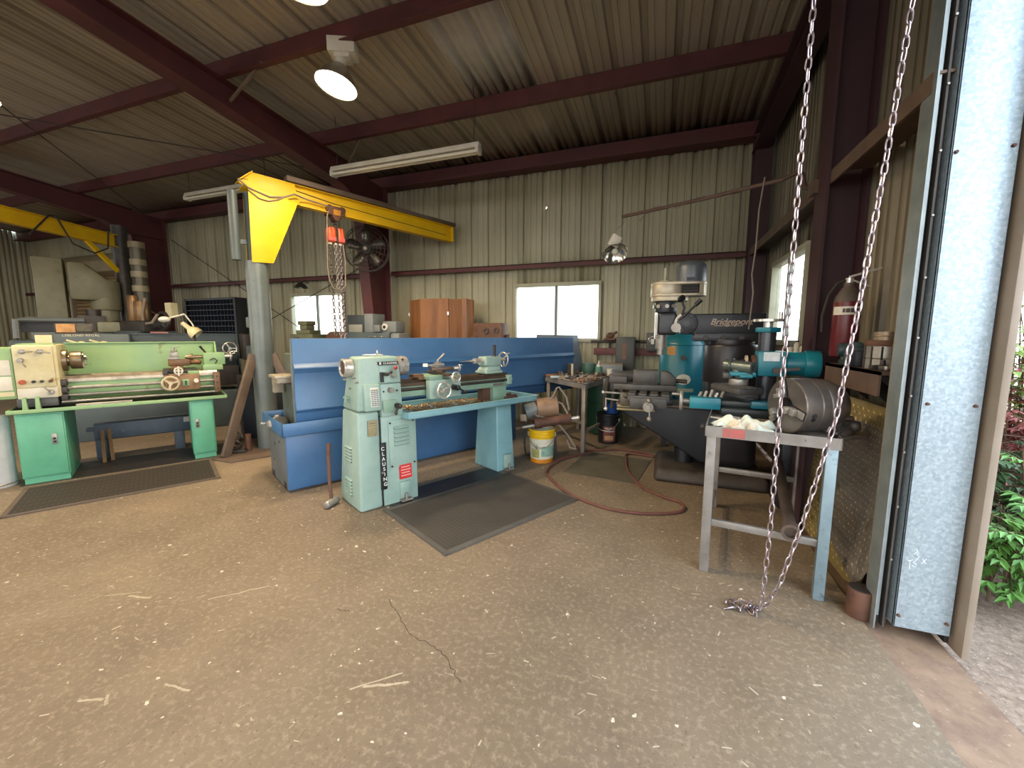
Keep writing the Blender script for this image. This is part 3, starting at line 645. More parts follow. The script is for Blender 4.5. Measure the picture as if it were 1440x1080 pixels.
# sledge hammer leaning against the blue base
t = thing('sledge_hammer', 'long-handled sledge hammer standing head-down against the blue lathe base', 'hammer', (-2.49, 2.52, 0), 0)
B().cyl((.02, -.065, .035), (.0, .075, .035), .032, n=8).cyl((.022, -.075, .035), (.02, -.06, .035), .026, .032, 8).done('hammer_head', steel_m, t, bev=.004)
B().tube([(.01, 0, .03), (-.02, .02, .2), (-.055, .06, .42), (-.065, .08, .5)], [.014, .014, .016, .019], 10).done('handle', rust_m, t)

# ------------------------------------------------------------------ mint green lathe on the left
def green_lathe():
    t = thing('engine_lathe', 'long mint green lathe with cream headstock on two green cabinets at left', 'lathe', (-5.491, 1.893, 0), 59.8)
    for x0, x1, nm in ((0, .313, 'l'), (1.255, 1.47, 'r')):
        c = B().box(x0, x1, .0, .58, .055, .665).done('cabinet', green_m, t, bev=.01)
        B().box(x0+.01, x1-.01, .012, .56, 0, .058).done('plinth', green_m, t)
        d = B().box(x0+.012, x1-.012, -.012, .004, .07, .65).done('cabinet_door', green_m, c, bev=.005)
        xx = x0+.235 if nm == 'l' else x0+.055
        B().box(xx-.018, xx+.018, -.02, -.01, .36, .46).done('latch_plate', steel_m, d, bev=.003)
        B().cyl((xx, -.018, .415), (xx, -.032, .415), .011).box(xx-.01, xx+.01, -.03, -.018, .375, .395).done('latch', black_m, d)
    tr = B().box(-.035, 1.60, -.04, .74, .672, .684).box(-.035, 1.60, -.045, -.033, .672, .708).box(1.588, 1.60, -.04, .74, .672, .708).box(-.035, -.023, -.04, .74, .672, .708).done('chip_tray', greenp_m, t, bev=.004)
    B().box(-.03, 1.58, .02, .70, .684, .690).done('tray_swarf', mat('dark_swarf', '#2d2a28', '#40382f', 30, .6, .3), tr)
    hs = B().box(.03, .31, .055, .52, .80, 1.295).done('headstock', cream_m, t, bev=.015)
    B().box(.035, .285, .04, .06, .905, 1.28).done('headstock_panel', cream_m, hs, bev=.004)
    B().box(.035, .29, .035, .06, .80, .895).done('gearbox_panel', mat('pale_panel', '#cfcabb', '#bfb69c', 5, .5, 0, 0, '#9b7f58', 9, .66), hs, bev=.004)
    B().box(.02, .28, .06, .4, .715, .80).done('gearbox_foot', iron_m, t, bev=.008)
    gc = B().box(-.32, .028, .07, .52, .80, 1.27).done('gear_cover', greenp_m, t, bev=.012)
    for z0, z1 in ((1.02, 1.16), (.88, 1.01)): B().box(-.3, .01, .062, .075, z0, z1).done('cover_panel', white_m, gc, bev=.004)
    B().box(-.30, .015, .064, .07, .83, .87).done('cover_stripe', cream_m, gc)
    for x, z, a in ((.095, 1.235, 0), (.205, 1.235, -12), (.08, 1.155, -60), (.245, .85, 125)):
        ca, sa = math.cos(R(a)), math.sin(R(a))
        B().cyl((x, .04, z), (x, .005, z), .023, .020).bar((x, .01, z), (x+.072*ca, -.005, z+.072*sa), .012, .01).done('gear_lever', steel_m, hs, bev=.002)
    for x, m in ((.075, mat('rust_orange_button', '#b5573a', '#9a4a30', 12, .6)), (.145, black_m), (.195, dark_m), (.25, rust_m)):
        B().cyl((x, .04, .955), (x, .015, .955), .022 if x < .1 else .013, n=14).done('control_button', m, hs)
    for x in (.075, .155): B().cyl((x, .05, .80), (x, .0, .80), .015).hexa((x-.016, x+.02, -.01, .03), .70, (x-.012, x+.012, 0, .03), .80).done('feed_lever', greenp_m, t, bev=.003)
    B().box(.05, .29, .1, .4, 1.295, 1.305).done('headstock_top', greenp_m, hs)
    # chuck
    ch = B().cyl((.31, .29, 1.135), (.345, .29, 1.135), .105, n=28).lathe([(0, 0), (.055, 0), (.055, .02), (.085, .02), (.088, .025), (.088, .10), (.084, .105), (.03, .105), (.03, .08), (0, .08)], (.345, .29, 1.135), (1, 0, 0), 32).done('chuck', mat('tan_steel', '#94836b', '#7c6c58', 12, .35, .7), t)
    jaws(B(), (.45, .29, 1.135), (1, 0, 0), .08, .04, rot=.2).done('chuck_jaws', steel_m, ch)
    # splash guard
    sg = B().box(.29, 1.57, .60, .612, .70, 1.30).box(.29, 1.575, .575, .62, 1.295, 1.307).prism([(.612, .70), (.612, 1.30), (.56, 1.30), (.36, 1.02), (.36, .85), (.56, .70)], 'x', 1.56, 1.575).done('splash_guard', greenp_m, t, bev=.003)
    # bed, ways, rods
    bed = B().box(.31, 1.52, .16, .40, .78, .955).done('bed', greenp_m, t, bev=.008)
    B().prism([(.14, .955), (.155, .985), (.175, .985), (.19, .965), (.36, .965), (.375, .985), (.395, .985), (.41, .955)], 'x', .31, 1.54).box(.31, 1.5, .14, .16, .93, .96).done('bed_ways', mat('pale_worn_ways', '#b9ab97', '#8d8172', 12, .3, .7), bed)
    B().cyl((.30, .10, .875), (1.52, .10, .875), .016).cyl((.30, .10, .805), (1.52, .10, .805), .013).cyl((.30, .07, .745), (1.53, .07, .745), .011).done('feed_rods', steel_m, t)
    for z in (.93, .86, .79): B().box(.30, .345, .06, .17, z-.03, z+.028).done('rod_bearing', dark_m, t, bev=.004)
    eb = B().box(1.50, 1.555, .05, .16, .745, .965).done('end_bracket', mat('tan_bracket', '#84664e', '#6d523d', 8, .5, .3), t, bev=.004)
    for z in (.78, .85, .92): B().cyl((1.528, .052, z), (1.528, .04, z), .008, n=8).done('bolt', black_m, eb)
    # carriage
    ap = B().box(1.07, 1.37, .04, .14, .785, .955).done('apron', mat('tan_apron', '#9a7654', '#7f6044', 6, .5, .2, 0, '#5d4a38', 10, .6), t, bev=.01)
    hw = B().wheel((1.115, -.03, .872), (0, -1, 0), .082, .013, 3, .01, .3).cyl((1.115, .05, .872), (1.115, -.02, .872), .02).done('carriage_handwheel', mat('cream_rim', '#c9bb9c', '#a8987a', 9, .4, .2), ap)
    B().box(1.215, 1.275, .015, .045, .835, .905).done('half_nut_plate', greenp_m, ap, bev=.003)
    B().cyl((1.245, .02, .88), (1.245, -.005, .88), .01).cyl((1.245, .02, .855), (1.245, -.005, .855), .01).done('half_nut_knob', black_m, ap)
    B().cyl((1.335, .04, .885), (1.335, .0, .885), .022).done('feed_knob', white_m, ap)
    sd = B().box(1.06, 1.36, .13, .44, .965, 1.01).box(1.06, 1.1, .05, .14, .95, 1.0).done('saddle', dark_m, t, bev=.006)
    B().box(1.27, 1.37, .07, .14, .955, .99).done('saddle_cover', greenp_m, sd, bev=.004)
    hw = B().wheel((1.19, .0, 1.0), (0, -1, 0), .042, .008, 4).cyl((1.19, .14, 1.0), (1.19, .01, 1.0), .016).bar((1.19, -.012, .95), (1.19, -.012, 1.05), .014, .02, (0, 1, 0)).done('cross_slide_handle', white_m, sd)
    cs = B().box(1.13, 1.24, .1, .42, 1.01, 1.045).box(1.11, 1.30, .17, .27, 1.045, 1.115).cyl((1.30, .22, 1.08), (1.37, .22, 1.08), .028).ball((1.38, .22, 1.08), .032).done('compound_slide', mat('brown_compound', '#735334', '#5c4129', 9, .4, .3), sd, bev=.005)
    B().box(1.11, 1.21, .17, .27, 1.115, 1.14).box(1.13, 1.20, .18, .26, 1.14, 1.195).cyl((1.165, .22, 1.195), (1.165, .22, 1.25), .012).bar((1.165, .22, 1.245), (1.225, .20, 1.262), .012, .01).cyl((1.14, .19, 1.19), (1.14, .19, 1.225), .008).cyl((1.19, .25, 1.19), (1.19, .25, 1.225), .008).done('tool_post', steel_m, cs, bev=.003)
    # tailstock
    ts = B().box(1.41, 1.60, .15, .40, .985, 1.045).box(1.425, 1.63, .18, .36, 1.045, 1.185).box(1.425, 1.56, .18, .36, 1.0, 1.05).done('tailstock', greenp_m, t, bev=.008)
    B().cyl((1.43, .27, 1.135), (1.33, .27, 1.135), .02).lathe([(0, 0), (.012, 0), (.035, .05), (.038, .075), (.02, .08), (0, .08)], (1.26, .27, 1.135), (1, 0, 0), 20).done('live_center', mat('tan_steel_center', '#9c8769', '#83705a', 12, .35, .7), ts)
    B().cyl((1.45, .2, 1.185), (1.40, .18, 1.26), .010, .012).done('clamp_lever', dark_m, ts)
    B().tube([(1.48, .17, 1.10), (1.52, .16, 1.12), (1.55, .165, 1.09), (1.53, .17, 1.06)], .006).done('clamp_hook', dark_m, ts)
    B().cyl((1.63, .27, 1.135), (1.68, .27, 1.135), .022).wheel((1.69, .27, 1.135), (1, 0, 0), .065, .009, 3).cyl((1.69, .27, 1.19), (1.76, .27, 1.19), .008).done('tailstock_handwheel', brite_m, ts)
    return t
gl = green_lathe()
GA = R(59.8)
def green_pt(x, y, z): return (-5.491+x*math.cos(GA)-y*math.sin(GA), 1.893+x*math.sin(GA)+y*math.cos(GA), z)
o = B().pipe((-.2, 0, .017), (.2, 0, .017), .016, .011).done('pipe', steel_m)
place(tag(o, 'short bright pipe lying along the front of the mint green lathe tray', 'pipe'), green_pt(.60, .0, .692), 61)
# low blue-grey lathe bed standing on the floor behind the green cabinets
t = thing('machine_bed', 'low slate blue machine bed lying on the floor between the green cabinets', 'machine base', green_pt(.42, .66, 0), 59.8)
mb_m = mat('slate_blue_worn', '#4b5560', '#3d4650', 5, .55, 0, .03, '#77777a', 9, .60)
B().box(0, .85, 0, .22, .22, .40).box(-.06, .9, .02, .1, .32, .36).done('bed_beam', mb_m, t, bev=.01)
for x in (.0, .68): B().box(x, x+.1, .02, .2, 0, .22).done('bed_foot', mb_m, t, bev=.01)
B().box(.78, .85, -.012, .0, .33, .39).done('data_plate', steel_m, t)
s = B().box(-.8, .8, -.33, .33, 0, .012)
place(struct(s.done('floor_dark_patch', mat('patch_dark', '#2f2b2a', '#3a3431', 5, .45))), green_pt(.78, .3, .0), 59.8)  # dark rectangle on the slab over the green lathe's footprint
bpy.data.objects['floor_dark_patch'].location.z = -.0095
for i, (x, y, l, a) in enumerate(((.50, .40, .35, 62), (.56, .46, .3, 68))):
    o = B().bar((0, 0, 0), (0, .12, .34), .03, .03, (1, 0, 0)).done('wood_offcut', mat('scrap_wood', '#8a6844', '#70522f', 9, .8, stretch=(1, 1, .2)) if i == 0 else MATS['scrap_wood'])
    place(tag(o, 'short wood offcut leaning on the slate blue bed under the green lathe', 'wood offcut', 'wood offcuts under the green lathe'), green_pt(x, y+.08, .0), a)
# ------------------------------------------------------------------ jib crane
JA = 90-26.0                                   # boom heading
def jib():
    t = thing('jib_crane', 'yellow jib crane with tapered bracket on a tall grey pipe column', 'crane', (-4.50, 3.62, 0), JA)
    col = B().cyl((0, 0, .02), (0, 0, 2.24), .118, n=36).done('column', pipe_m, t)
    B().cyl((0, 0, 2.22), (0, 0, 3.0), .085, n=24).done('pivot_tube', slate_m, t)
    B().cyl((-.19, .02, 2.24), (-.19, .02, 3.0), .05, n=16).bar((-.19, .02, 2.45), (0, 0, 2.45), .03, .05).done('back_pipe', slate_m, t)
    # base plate and raking struts
    rr = lambda a, d, z: (d*math.cos(R(a-JA)), d*math.sin(R(a-JA)), z)
    b = B().prism([rr(a, .62, 0)[:2] for a in (255, 285)]+[rr(a, .62, 0)[:2] for a in (15, 45, 135, 165)], 'z', 0, .018).done('base_plate', brown_m, t)
    for a in (262, 30, 150): 
        d = .56 if a != 262 else .50
        B().bar(rr(a, d, .02), rr(a, .11, 1.16), .09, .05, rr(a+90, 1, 0)).done('strut', brown_m, t, bev=.004)
    # head bracket: two tapered cheek plates, boom
    for y in (-.13, .118):
        B().prism([(-.07, 2.215), (.15, 2.225), (.46, 2.975), (-.06, 3.03)], 'y', y, y+.012).done('cheek_plate', yellow_m, t, bev=.002)
    zb = lambda x: 2.985-.036*x
    bm = B()
    pts = [(-.13, 0), (2.80, 0)]
    def slab(y0, y1, a, c, e, f):
        bm.prism([(-.13, zb(-.13)+a+.10), (.0, zb(0)+c), (2.80, zb(2.80)+c), (2.80, zb(2.80)+a), (.35, zb(.35)+a), (-.1, zb(-.1)+a+.09)], 'y', y0, y1)
    slab(-.006, .006, .008, .235, 0, 0)
    bm.bar((-.1, 0, zb(-.1)+.004+.06), (.3, 0, zb(.3)+.004), .24, .012).bar((.3, 0, zb(.3)+.004), (2.80, 0, zb(2.80)+.004), .11, .012)
    bm.bar((-.13, 0, zb(0)+.12), (.0, 0, zb(0)+.235), .24, .01).bar((0, 0, zb(0)+.235), (2.8, 0, zb(2.8)+.235), .11, .01)
    for y in (-.12, .112): bm.prism([(-.13, zb(-.13)+.10), (0, zb(0)+.235), (.62, zb(.62)+.235), (.95, zb(.95)+.01), (.46, zb(.46)), (-.06, zb(-.06)+.05)], 'y', y, y+.008) if False else None
    bm.prism([(-.128, zb(-.13)+.10), (0, zb(0)+.232), (.45, zb(.45)+.232), (.50, zb(.5)+.0), (.44, zb(.44)), (-.06, zb(-.06)+.05)], 'y', -.06, -.05)
    bm.bar((2.802, 0, zb(2.8)+.01), (2.802, 0, zb(2.8)+.235), .11, .01, (1, 0, 0))
    bm.done('boom', yellow_m, t, bev=.002)
    B().bar((.36, -.03, zb(.36)+.275), (1.75, -.03, zb(1.75)+.275), .13, .06).bar((1.72, -.02, zb(1.72)+.268), (2.84, -.02, zb(2.84)+.268), .12, .05).done('cap_channel', brown_m, t, bev=.004)
    B().tube([(-.15, -.12, 3.10), (-.05, -.135, 3.02), (.15, -.14, 2.97), (.3, -.14, 3.0), (.42, -.135, 3.06), (.6, -.06, 3.05), (.95, -.05, 3.02), (1.0, -.07, 2.98)], .010).tube([(-.06, -.14, 3.0), (.04, -.14, 2.93), (.14, -.14, 2.92), (.24, -.14, 2.96), (.3, -.14, 3.0)], .008).done('power_cord', cord_m, t)
    B().tube([(-.12, -.07, 3.12), (.2, -.02, 2.99+.19), (.9, -.012, 3.09), (2.7, -.012, 2.98)], .004).done('guide_wire', dark_m, t)
    return t
jib()
JR = R(JA)
def jib_pt(x, y, z): return (-4.50+x*math.cos(JR)-y*math.sin(JR), 3.62+x*math.sin(JR)+y*math.cos(JR), z)
def hoist():
    t = thing('chain_hoist', 'orange chain hoist hanging by its rusty trolley from the yellow boom', 'hoist', jib_pt(.94, 0, 2.95), JA)
    tr = B().cyl((-.08, -.06, .06), (-.08, -.02, .06), .045).cyl((.08, -.06, .06), (.08, -.02, .06), .045).cyl((-.08, .02, .06), (-.08, .06, .06), .045).cyl((.08, .02, .06), (.08, .06, .06), .045)
    tr.box(-.11, .11, -.072, -.06, -.02, .09).box(-.11, .11, .06, .072, -.02, .09).prism([(-.06, -.02), (.06, -.02), (.02, -.085), (-.02, -.085)], 'y', -.072, .072).done('trolley', rust_m, t, bev=.004)
    B().box(-.045, .045, -.078, -.07, -.02, .05).done('trolley_plate', mat('amber_plate', '#c98a2a', '#a87024', 9, .6), t)
    B().torus((0, 0, -.10), (1, 0, 0), .026, .008, 16, 6).torus((0, 0, -.135), (0, 1, 0), .026, .008, 16, 6).done('hook', dark_m, t)
    bd = B().box(-.118, -.008, -.06, .07, -.36, -.165).box(.004, .10, -.06, .07, -.36, -.165).done('hoist_body', orange_m, t, bev=.03, seg=4)
    B().box(-.012, .008, -.065, .072, -.36, -.18).done('chain_wheel', dark_m, bd)
    for x in (-.085, -.04, .035, .068): B().prism([(x, -.175), (x+.016, -.175), (x+.010, -.28)], 'y', -.0635, -.058).done('cooling_slot', mat('slot_shadow', '#8d3a22', None) if x == -.085 else MATS['slot_shadow'], bd)
    for x0, x1 in ((-.112, -.014), (.012, .094)): B().box(x0, x1, -.0635, -.058, -.345, -.295).done('label_band', mat('faded_red_band', '#d9605a', '#c45550', 12, .6) if x0 < 0 else MATS['faded_red_band'], bd, bev=.002)
    for x in (-.085, -.01, .045): B().box(x-.02, x+.02, -.03, .03, -.385, -.358).done('chain_guide', white_m, t, bev=.004)
    def strand(nm, x, y, z0, z1, m, r=.0075, p=.044, x1=None):
        s = B(); n = int((z0-z1)/p); x1 = x if x1 is None else x1
        for i in range(n):
            z = z0-(i+.5)*p; xx = x+(x1-x)*i/n; h = p*.62; w = .017
            d = (0, 1) if i % 2 else (1, 0)
            pts = [(xx+d[0]*w*math.cos(a), y+d[1]*w*math.cos(a), z+h*math.sin(a)) for a in [k*math.pi/4 for k in range(8)]]
            s.tube(pts, r, 4, True)
        s.done(nm, m, t)
    strand('hand_chain', -.085, 0, -.38, -1.60, mat('hand_chain_steel', '#6d665e', None, rough=.4, metal=.4), x1=-.06)
    strand('hand_chain', -.015, -.02, -.38, -1.62, steel_m, x1=.0)
    strand('load_chain', .045, .0, -.38, -1.62, chain_m, .0095, x1=.06)
    B().tube([(-.09, -.06, .05), (-.125, -.07, -.05), (-.14, -.07, -.3), (-.15, -.07, -.7), (-.13, -.06, -.86), (-.08, -.05, -.95), (.02, -.05, -.97), (.08, -.05, -.9), (.09, -.05, -.6), (.075, -.04, -.37)], .009).done('pendant_cord', cord_m, t)
    return t
hoist()

# ------------------------------------------------------------------ lamps
def lamp_light(name, loc, power, color, radius=.12, spot=None, aim=None):
    l = bpy.data.lights.new(name, 'SPOT' if spot else 'POINT'); l.energy = power; l.color = color; l.shadow_soft_size = radius
    if spot: l.spot_size = R(spot); l.spot_blend = .6
    o = bpy.data.objects.new(name, l); COL.objects.link(o); o.location = loc
    if aim: o.rotation_euler = Vector(aim).to_track_quat('-Z', 'Y').to_euler()
    return o
lens_m = emit('lit_lamp_lens', '#fff1c8', 22)
tube_off = mat('unlit_tube', '#d8d3c2', None, rough=.3)
rim_m = mat('spun_aluminium', '#b8b2a6', '#a59f93', 9, .3, .8)
def highbay(loc, nrm, label, power, hook=.33, grp=None):
    """high-bay lamp: ballast box, neck, bell reflector, glowing lens, safety chain"""
    t = thing('high_bay_lamp', label, 'lamp', loc, 0, grp); t.scale = (1.18,)*3
    n = Vector(nrm).normalized(); o = -n*.0
    B().lathe([(.05, -.16), (.075, -.13), (.13, -.06), (.158, .0), (.162, .004), (.158, .008), (.125, -.055), (.07, -.125), (0, -.13)], (0, 0, 0), n, 36).done('reflector', rim_m, t)
    B().lathe([(0, -.0), (.10, .012), (.152, .002), (.152, -.004), (0, -.012)], (0, 0, 0), n, 36).done('lens', lens_m, t)
    up = -n
    B().cyl(up*.15, up*.235, .043, n=20).done('lamp_neck', white_m, t)
    bb = up*.30
    s = B().start().box(-.105, .105, -.075, .075, -.055, .055).box(-.06, .06, -.06, .06, -.085, -.05)
    s.xf(Matrix.Translation(bb) @ Matrix.Rotation(R(25), 4, 'Z')).done('ballast_box', white_m, t, bev=.006)
    B().tube([bb+Vector((-.05, 0, .05)), bb+Vector((-.06, 0, .10)), bb+Vector((0, 0, .13)), (bb.x+.04, bb.y, bb.z+.10), bb+Vector((.02, 0, .05))], .006).cyl(bb+Vector((.05, .0, .03)), bb+Vector((.06, .02, hook)), .02, n=10).done('hanger', dark_m, t)
    lamp_light('high_bay_light', Vector(loc)+n*.06, power, (1.0, .78, .50), .14, 170, n)
    return t
view_r = Vector((.94, .34, 0)); toward = Vector((.66, -.75, 0))
N0 = Vector((0, 0, -.95))-view_r*.22+toward*.16
highbay((-2.985, 3.36, 3.735), N0, 'lit high-bay lamp with white ballast box hanging below the second roof purlin', 200)
highbay((-2.36, 2.35, 3.72), Vector((0, 0, -1))-view_r*.1, 'lit high-bay lamp at the top edge, nearer than the other glowing lamp', 200, .5)
highbay((-5.86, 2.03, 3.50), Vector((0, 0, -1)), 'high-bay lamp at the far left edge above the mint green lathe', 240, .6)
highbay((-12.6, 3.3, 3.7), Vector((0, 0, -1)), 'lit high-bay lamp in the far bay beyond the second rafter', 60, .5)
for p, pw in (((-2.6, -1.9, 4.1), 150), ((-7.2, -1.9, 4.1), 220)): lamp_light('high_bay_light', p, pw, (1.0, .80, .54), .14, 170, (0, 0, -1))  # unseen lights added behind the camera, no fixture modelled
def fluorescent(loc, L, label):
    t = thing('fluorescent_fixture', label, 'lamp', loc)
    B().prism([(-.035, .06), (.035, .06), (.05, .0), (-.05, .0)], 'x', 0, L).done('housing', white_m, t, bev=.003)
    for y in (-.03, .03):
        tb = B().cyl((.035, y, -.035), (L-.035, y, -.035), .019, n=14).done('fluorescent_tube', tube_off, t)
    for x in (0, L-.04): B().box(x, x+.04, -.055, .055, -.06, .01).done('lamp_holder', white_m, t, bev=.003)
    zt = roof_z(loc[1])-loc[2]
    for x in (.08, L-.08): B().tube([(x, 0, .06), (x+.02, .0, .06+(zt-.07)*.5), (x, .0, zt-.02)], .004).done('hanging_wire', dark_m, t)
    return t
fluorescent((-4.17, 4.55, 3.52), 2.13, 'unlit two-tube fluorescent fixture with its end near the rafter, in front of the back wall')
fluorescent((-7.74, 5.0, 3.72), 1.9, 'unlit fluorescent fixture half hidden behind the yellow crane bracket')
# swing-arm lamp on the right post
t = thing('swing_arm_lamp', 'aluminium reflector lamp dangling from a long rusty pipe arm on the right post', 'lamp', (1.0, 3.60, 2.46))
arm_m = mat('brown_arm_pipe', '#6f574b', '#5a463c', 9, .6, .2)
B().tube([(.0, .06, .0), (-.01, .12, .02), (-.02, .22, .05), (-.03, .26, .16), (-.045, .30, .2), (-.12, .45, .2), (-.7, .77, .2), (-1.445, 1.11, .2)], .017, 10).box(-.03, .02, -.02, .1, -.06, .03).done('pipe_arm', arm_m, t)
B().tube([(-.3, .60, .22), (-.5, .68, .17), (-.7, .77, .23), (-.9, .86, .17), (-1.1, .95, .23), (-1.22, 1.02, .17), (-1.26, 1.03, .12)], .007).done('wound_cord', cord_m, t)
hd = Vector((-1.53, 1.07, -.13))
B().tube([(-1.42, 1.10, .19), (-1.43, 1.1, .12), (-1.50, 1.08, .07), (-1.52, 1.07, .02), (-1.53, 1.07, -.02)], .006).done('hanger_wire', steel_m, t)
s = B().start().box(-.05, .05, -.035, .035, -.06, .06).xf(Matrix.Translation(hd+Vector((.02, 0, .075))) @ Matrix.Rotation(R(28), 4, 'Y') @ Matrix.Rotation(R(30), 4, 'Z')); s.done('lamp_base', white_m, t, bev=.004)
ln = Vector((.18, -.55, -.62)).normalized()
B().lathe([(.03, -.10), (.07, -.08), (.12, -.02), (.128, 0), (.133, .003), (.128, .006), (.115, -.015), (.065, -.07), (0, -.085)], hd+Vector((.03, -.02, -.06)), ln, 32).done('reflector', mat('shiny_reflector', '#d4d0c6', None, rough=.18, metal=.95), t)
B().ball(hd+Vector((.03, -.02, -.06))-ln*.03, .038).done('bulb', white_m, t)
B().torus(hd+Vector((-.11, .02, -.05)), (0, 1, 0), .014, .004, 12, 6).tube([hd+Vector((-.1, .02, -.05)), hd+Vector((-.04, .02, -.03))], .006).done('hook', dark_m, t)
s = B().tube([(.72, 3.88, 2.64), (.70, 3.9, 2.4), (.70, 3.92, 2.1), (.69, 3.95, 1.9), (.705, 3.93, 1.75), (.70, 3.95, 1.55), (.70, 3.98, 1.45)], .006)
tag(s.done('hanging_cord', cord_m), 'thin grey cord hanging straight down from the rusty pipe arm beside the milling machine', 'cord')

# ------------------------------------------------------------------ wall fan
t = thing('wall_fan', 'round dark caged fan with five blades mounted on the red column', 'fan', (-4.36, 5.40, 2.715), 0)
fd = Vector((.45, -.89, -.05)).normalized(); cage_m = mat('cage_wire', '#37322f', None, rough=.5)
s = B()
for r_ in (.34, .29, .23, .17, .12): s.torus(fd*.075, fd, r_, .0035, 40, 5)
fx, fyv, _ = frame_for(fd)
for k in range(20):
    a = 2*math.pi*k/20; e = fx*math.cos(a)+fyv*math.sin(a); s.tube([fd*.085+e*.05, fd*.075+e*.34, -fd*.06+e*.34], .003, 5)
s.torus(-fd*.06, fd, .34, .006, 40, 6).torus(fd*.02, fd, .34, .005, 40, 6)
s.done('cage', cage_m, t)
blade_m = mat('dull_blade_metal', '#6d675d', '#5a554c', 9, .35, .7)
for k in range(5):
    a = 2*math.pi*k/5+.25; e = fx*math.cos(a)+fyv*math.sin(a); q = fd.cross(e); s = B(); v = []
    for rr_, w, tw in ((.06, .05, .02), (.15, .10, .03), (.24, .12, .03), (.30, .07, .015)):
        v.append([s.bm.verts.new(e*rr_+q*w*.8+fd*tw), s.bm.verts.new(e*(rr_+.01)+fd*.012), s.bm.verts.new(e*rr_-q*w*.6-fd*tw)])
    for A, C in zip(v, v[1:]):
        for i in range(2): s._f([A[i], A[i+1], C[i+1], C[i]])
    o = s.done('blade', blade_m, t); sm = o.modifiers.new('thick', 'SOLIDIFY'); sm.thickness = .003
B().cyl(-fd*.14, fd*.02, .07).done('motor', dark_m, t); B().cyl(fd*.08, fd*.092, .028).done('hub_cap', steel_m, t)
B().bar(-fd*.12, (-.22, .22, -.05), .04, .04).done('bracket', dark_m, t)

# ------------------------------------------------------------------ brace rods, loose bars up in the roof
def rod(nm, pts, r, label, grp=None, m=dark_m, cat='rod'): return tag(B().tube(pts, r, 6).done(nm, m), label, cat, grp)
rod('brace_rod', [(-10.2, 6.19, 3.45), (-4.7, 6.19, .45)], .008, 'thin dark brace rod running down behind the pipe column across the back wall', None)
rod('brace_rod', [(-4.7, 6.165, 2.75), (-10.2, 6.21, .6)], .008, 'thin dark brace rod rising across the back wall to behind the round fan', None)
rod('brace_rod', [(-10.3, 6.0, 3.75), (-4.75, .1, 4.2)], .007, 'slack roof brace rod slanting forward above the mint green lathe', None)
rod('brace_rod', [(-10.3, .3, 4.2), (-7.5, 2.9, 4.0), (-4.75, 5.3, 3.85)], .007, 'roof brace rod sloping back towards the yellow crane bracket', None)
rod('conduit', [(-4.52, 4.9, 3.62), (-4.3, 4.95, 3.72), (-3.9, 4.78, 3.97)], .012, 'thin conduit rising from the rafter to the purlin near the fluorescent fixture', None, girtr_m, 'conduit')
rod('loose_stick', [(-4.49, 3.44, 3.905), (-3.94, 3.40, 4.16)], .018, 'short brown stick jammed between the rafter and the purlin', None, brown_m, 'stick')

# ------------------------------------------------------------------ along the back wall
t = thing('storage_cabinet', 'oak veneer wall cabinet with open doors standing in front of the back wall', 'cabinet', (0, 0, 0))
B().box(-3.80, -2.80, 5.70, 5.98, 1.0, 1.94).done('body', wood_m, t, bev=.002)
B().prism([(-3.82, 5.72), (-3.50, 5.52), (-3.49, 5.535), (-3.81, 5.735)], 'z', 1.0, 1.935).done('door', wood_m, t)
B().prism([(-3.495, 5.52), (-3.03, 5.56), (-3.03, 5.575), (-3.495, 5.535)], 'z', 1.0, 1.94).done('door', wood_m, t)
B().prism([(-3.02, 5.56), (-2.75, 5.82), (-2.76, 5.83), (-3.03, 5.575)], 'z', 1.0, 1.93).done('door', wood_m, t)
for x, y in ((-3.815, 5.71), (-3.025, 5.55)): B().box(x-.012, x+.012, y-.015, y+.01, 1.69, 1.74).done('hinge', brite_m, t)
bench_m = mat('bench_top', '#4d453d', '#3b3631', 6, .6)
t = thing('workbench', 'long dark steel workbench along the back wall behind the blue chip shield', 'bench', (0, 0, 0))
B().box(-5.9, -2.10, 5.35, 5.74, .94, 1.0).done('bench_top', bench_m, t, bev=.004)
for x in (-5.85, -3.9, -2.2):
    for y in (5.40, 5.64): B().box(x, x+.07, y, y+.07, 0, .94).done('leg', dark_m, t)
t = thing('engine_block', 'rusty brown cast block with round ports standing left of the wide window', 'engine block', (-2.365, 5.62, 1.0), 0)
b = B().box(-.235, .225, -.12, .12, .0, .565).done('block', rust_m, t, bev=.012)
for x, z in ((-.02, .45), (.14, .46), (-.02, .32), (.15, .32)): B().pipe((x, -.12, z), (x, -.135, z), .045, .025).done('port', dark_m, b)
B().pipe((-.2, -.11, .31), (-.2, -.16, .31), .07, .04).done('port', rust_m, b)
place(tag(B().box(-.025, .025, -.025, .025, 0, .4).done('steel_block', rust_m, bev=.003), 'small upright brown block just right of the rusty engine block', 'block'), (-2.11, 5.66, 1.0))
t = thing('surface_grinder', 'slate grey bench machine with box cover standing before the red column', 'machine', (-4.27, 5.46, 1.0), 0)
B().box(-.45, .40, -.2, .10, 0, .43).done('base', slate_m, t, bev=.008)
B().box(-.42, -.05, -.18, .08, .43, .70).done('dark_cover', mat('dark_slate', '#2f363c', '#272d32', 4, .5), t, bev=.006)
B().box(-.07, .09, -.2, .1, .43, .715).done('upright', grey_m, t, bev=.006)
B().box(-.38, -.12, -.2, -.1, .43, .55).done('table_guard', mat('greyish_guard', '#8a8a80', None, rough=.5), t, bev=.004)
tr = B().box(-.02, .40, -.22, -.19, .3, .42).done('control_panel', slate_m, t, bev=.004)
for k in range(9): B().cyl((.02+.04*k, -.22, .365), (.02+.04*k, -.232, .365), .009, n=8).done('button', white_m if k in (3, 6) else steel_m, tr)
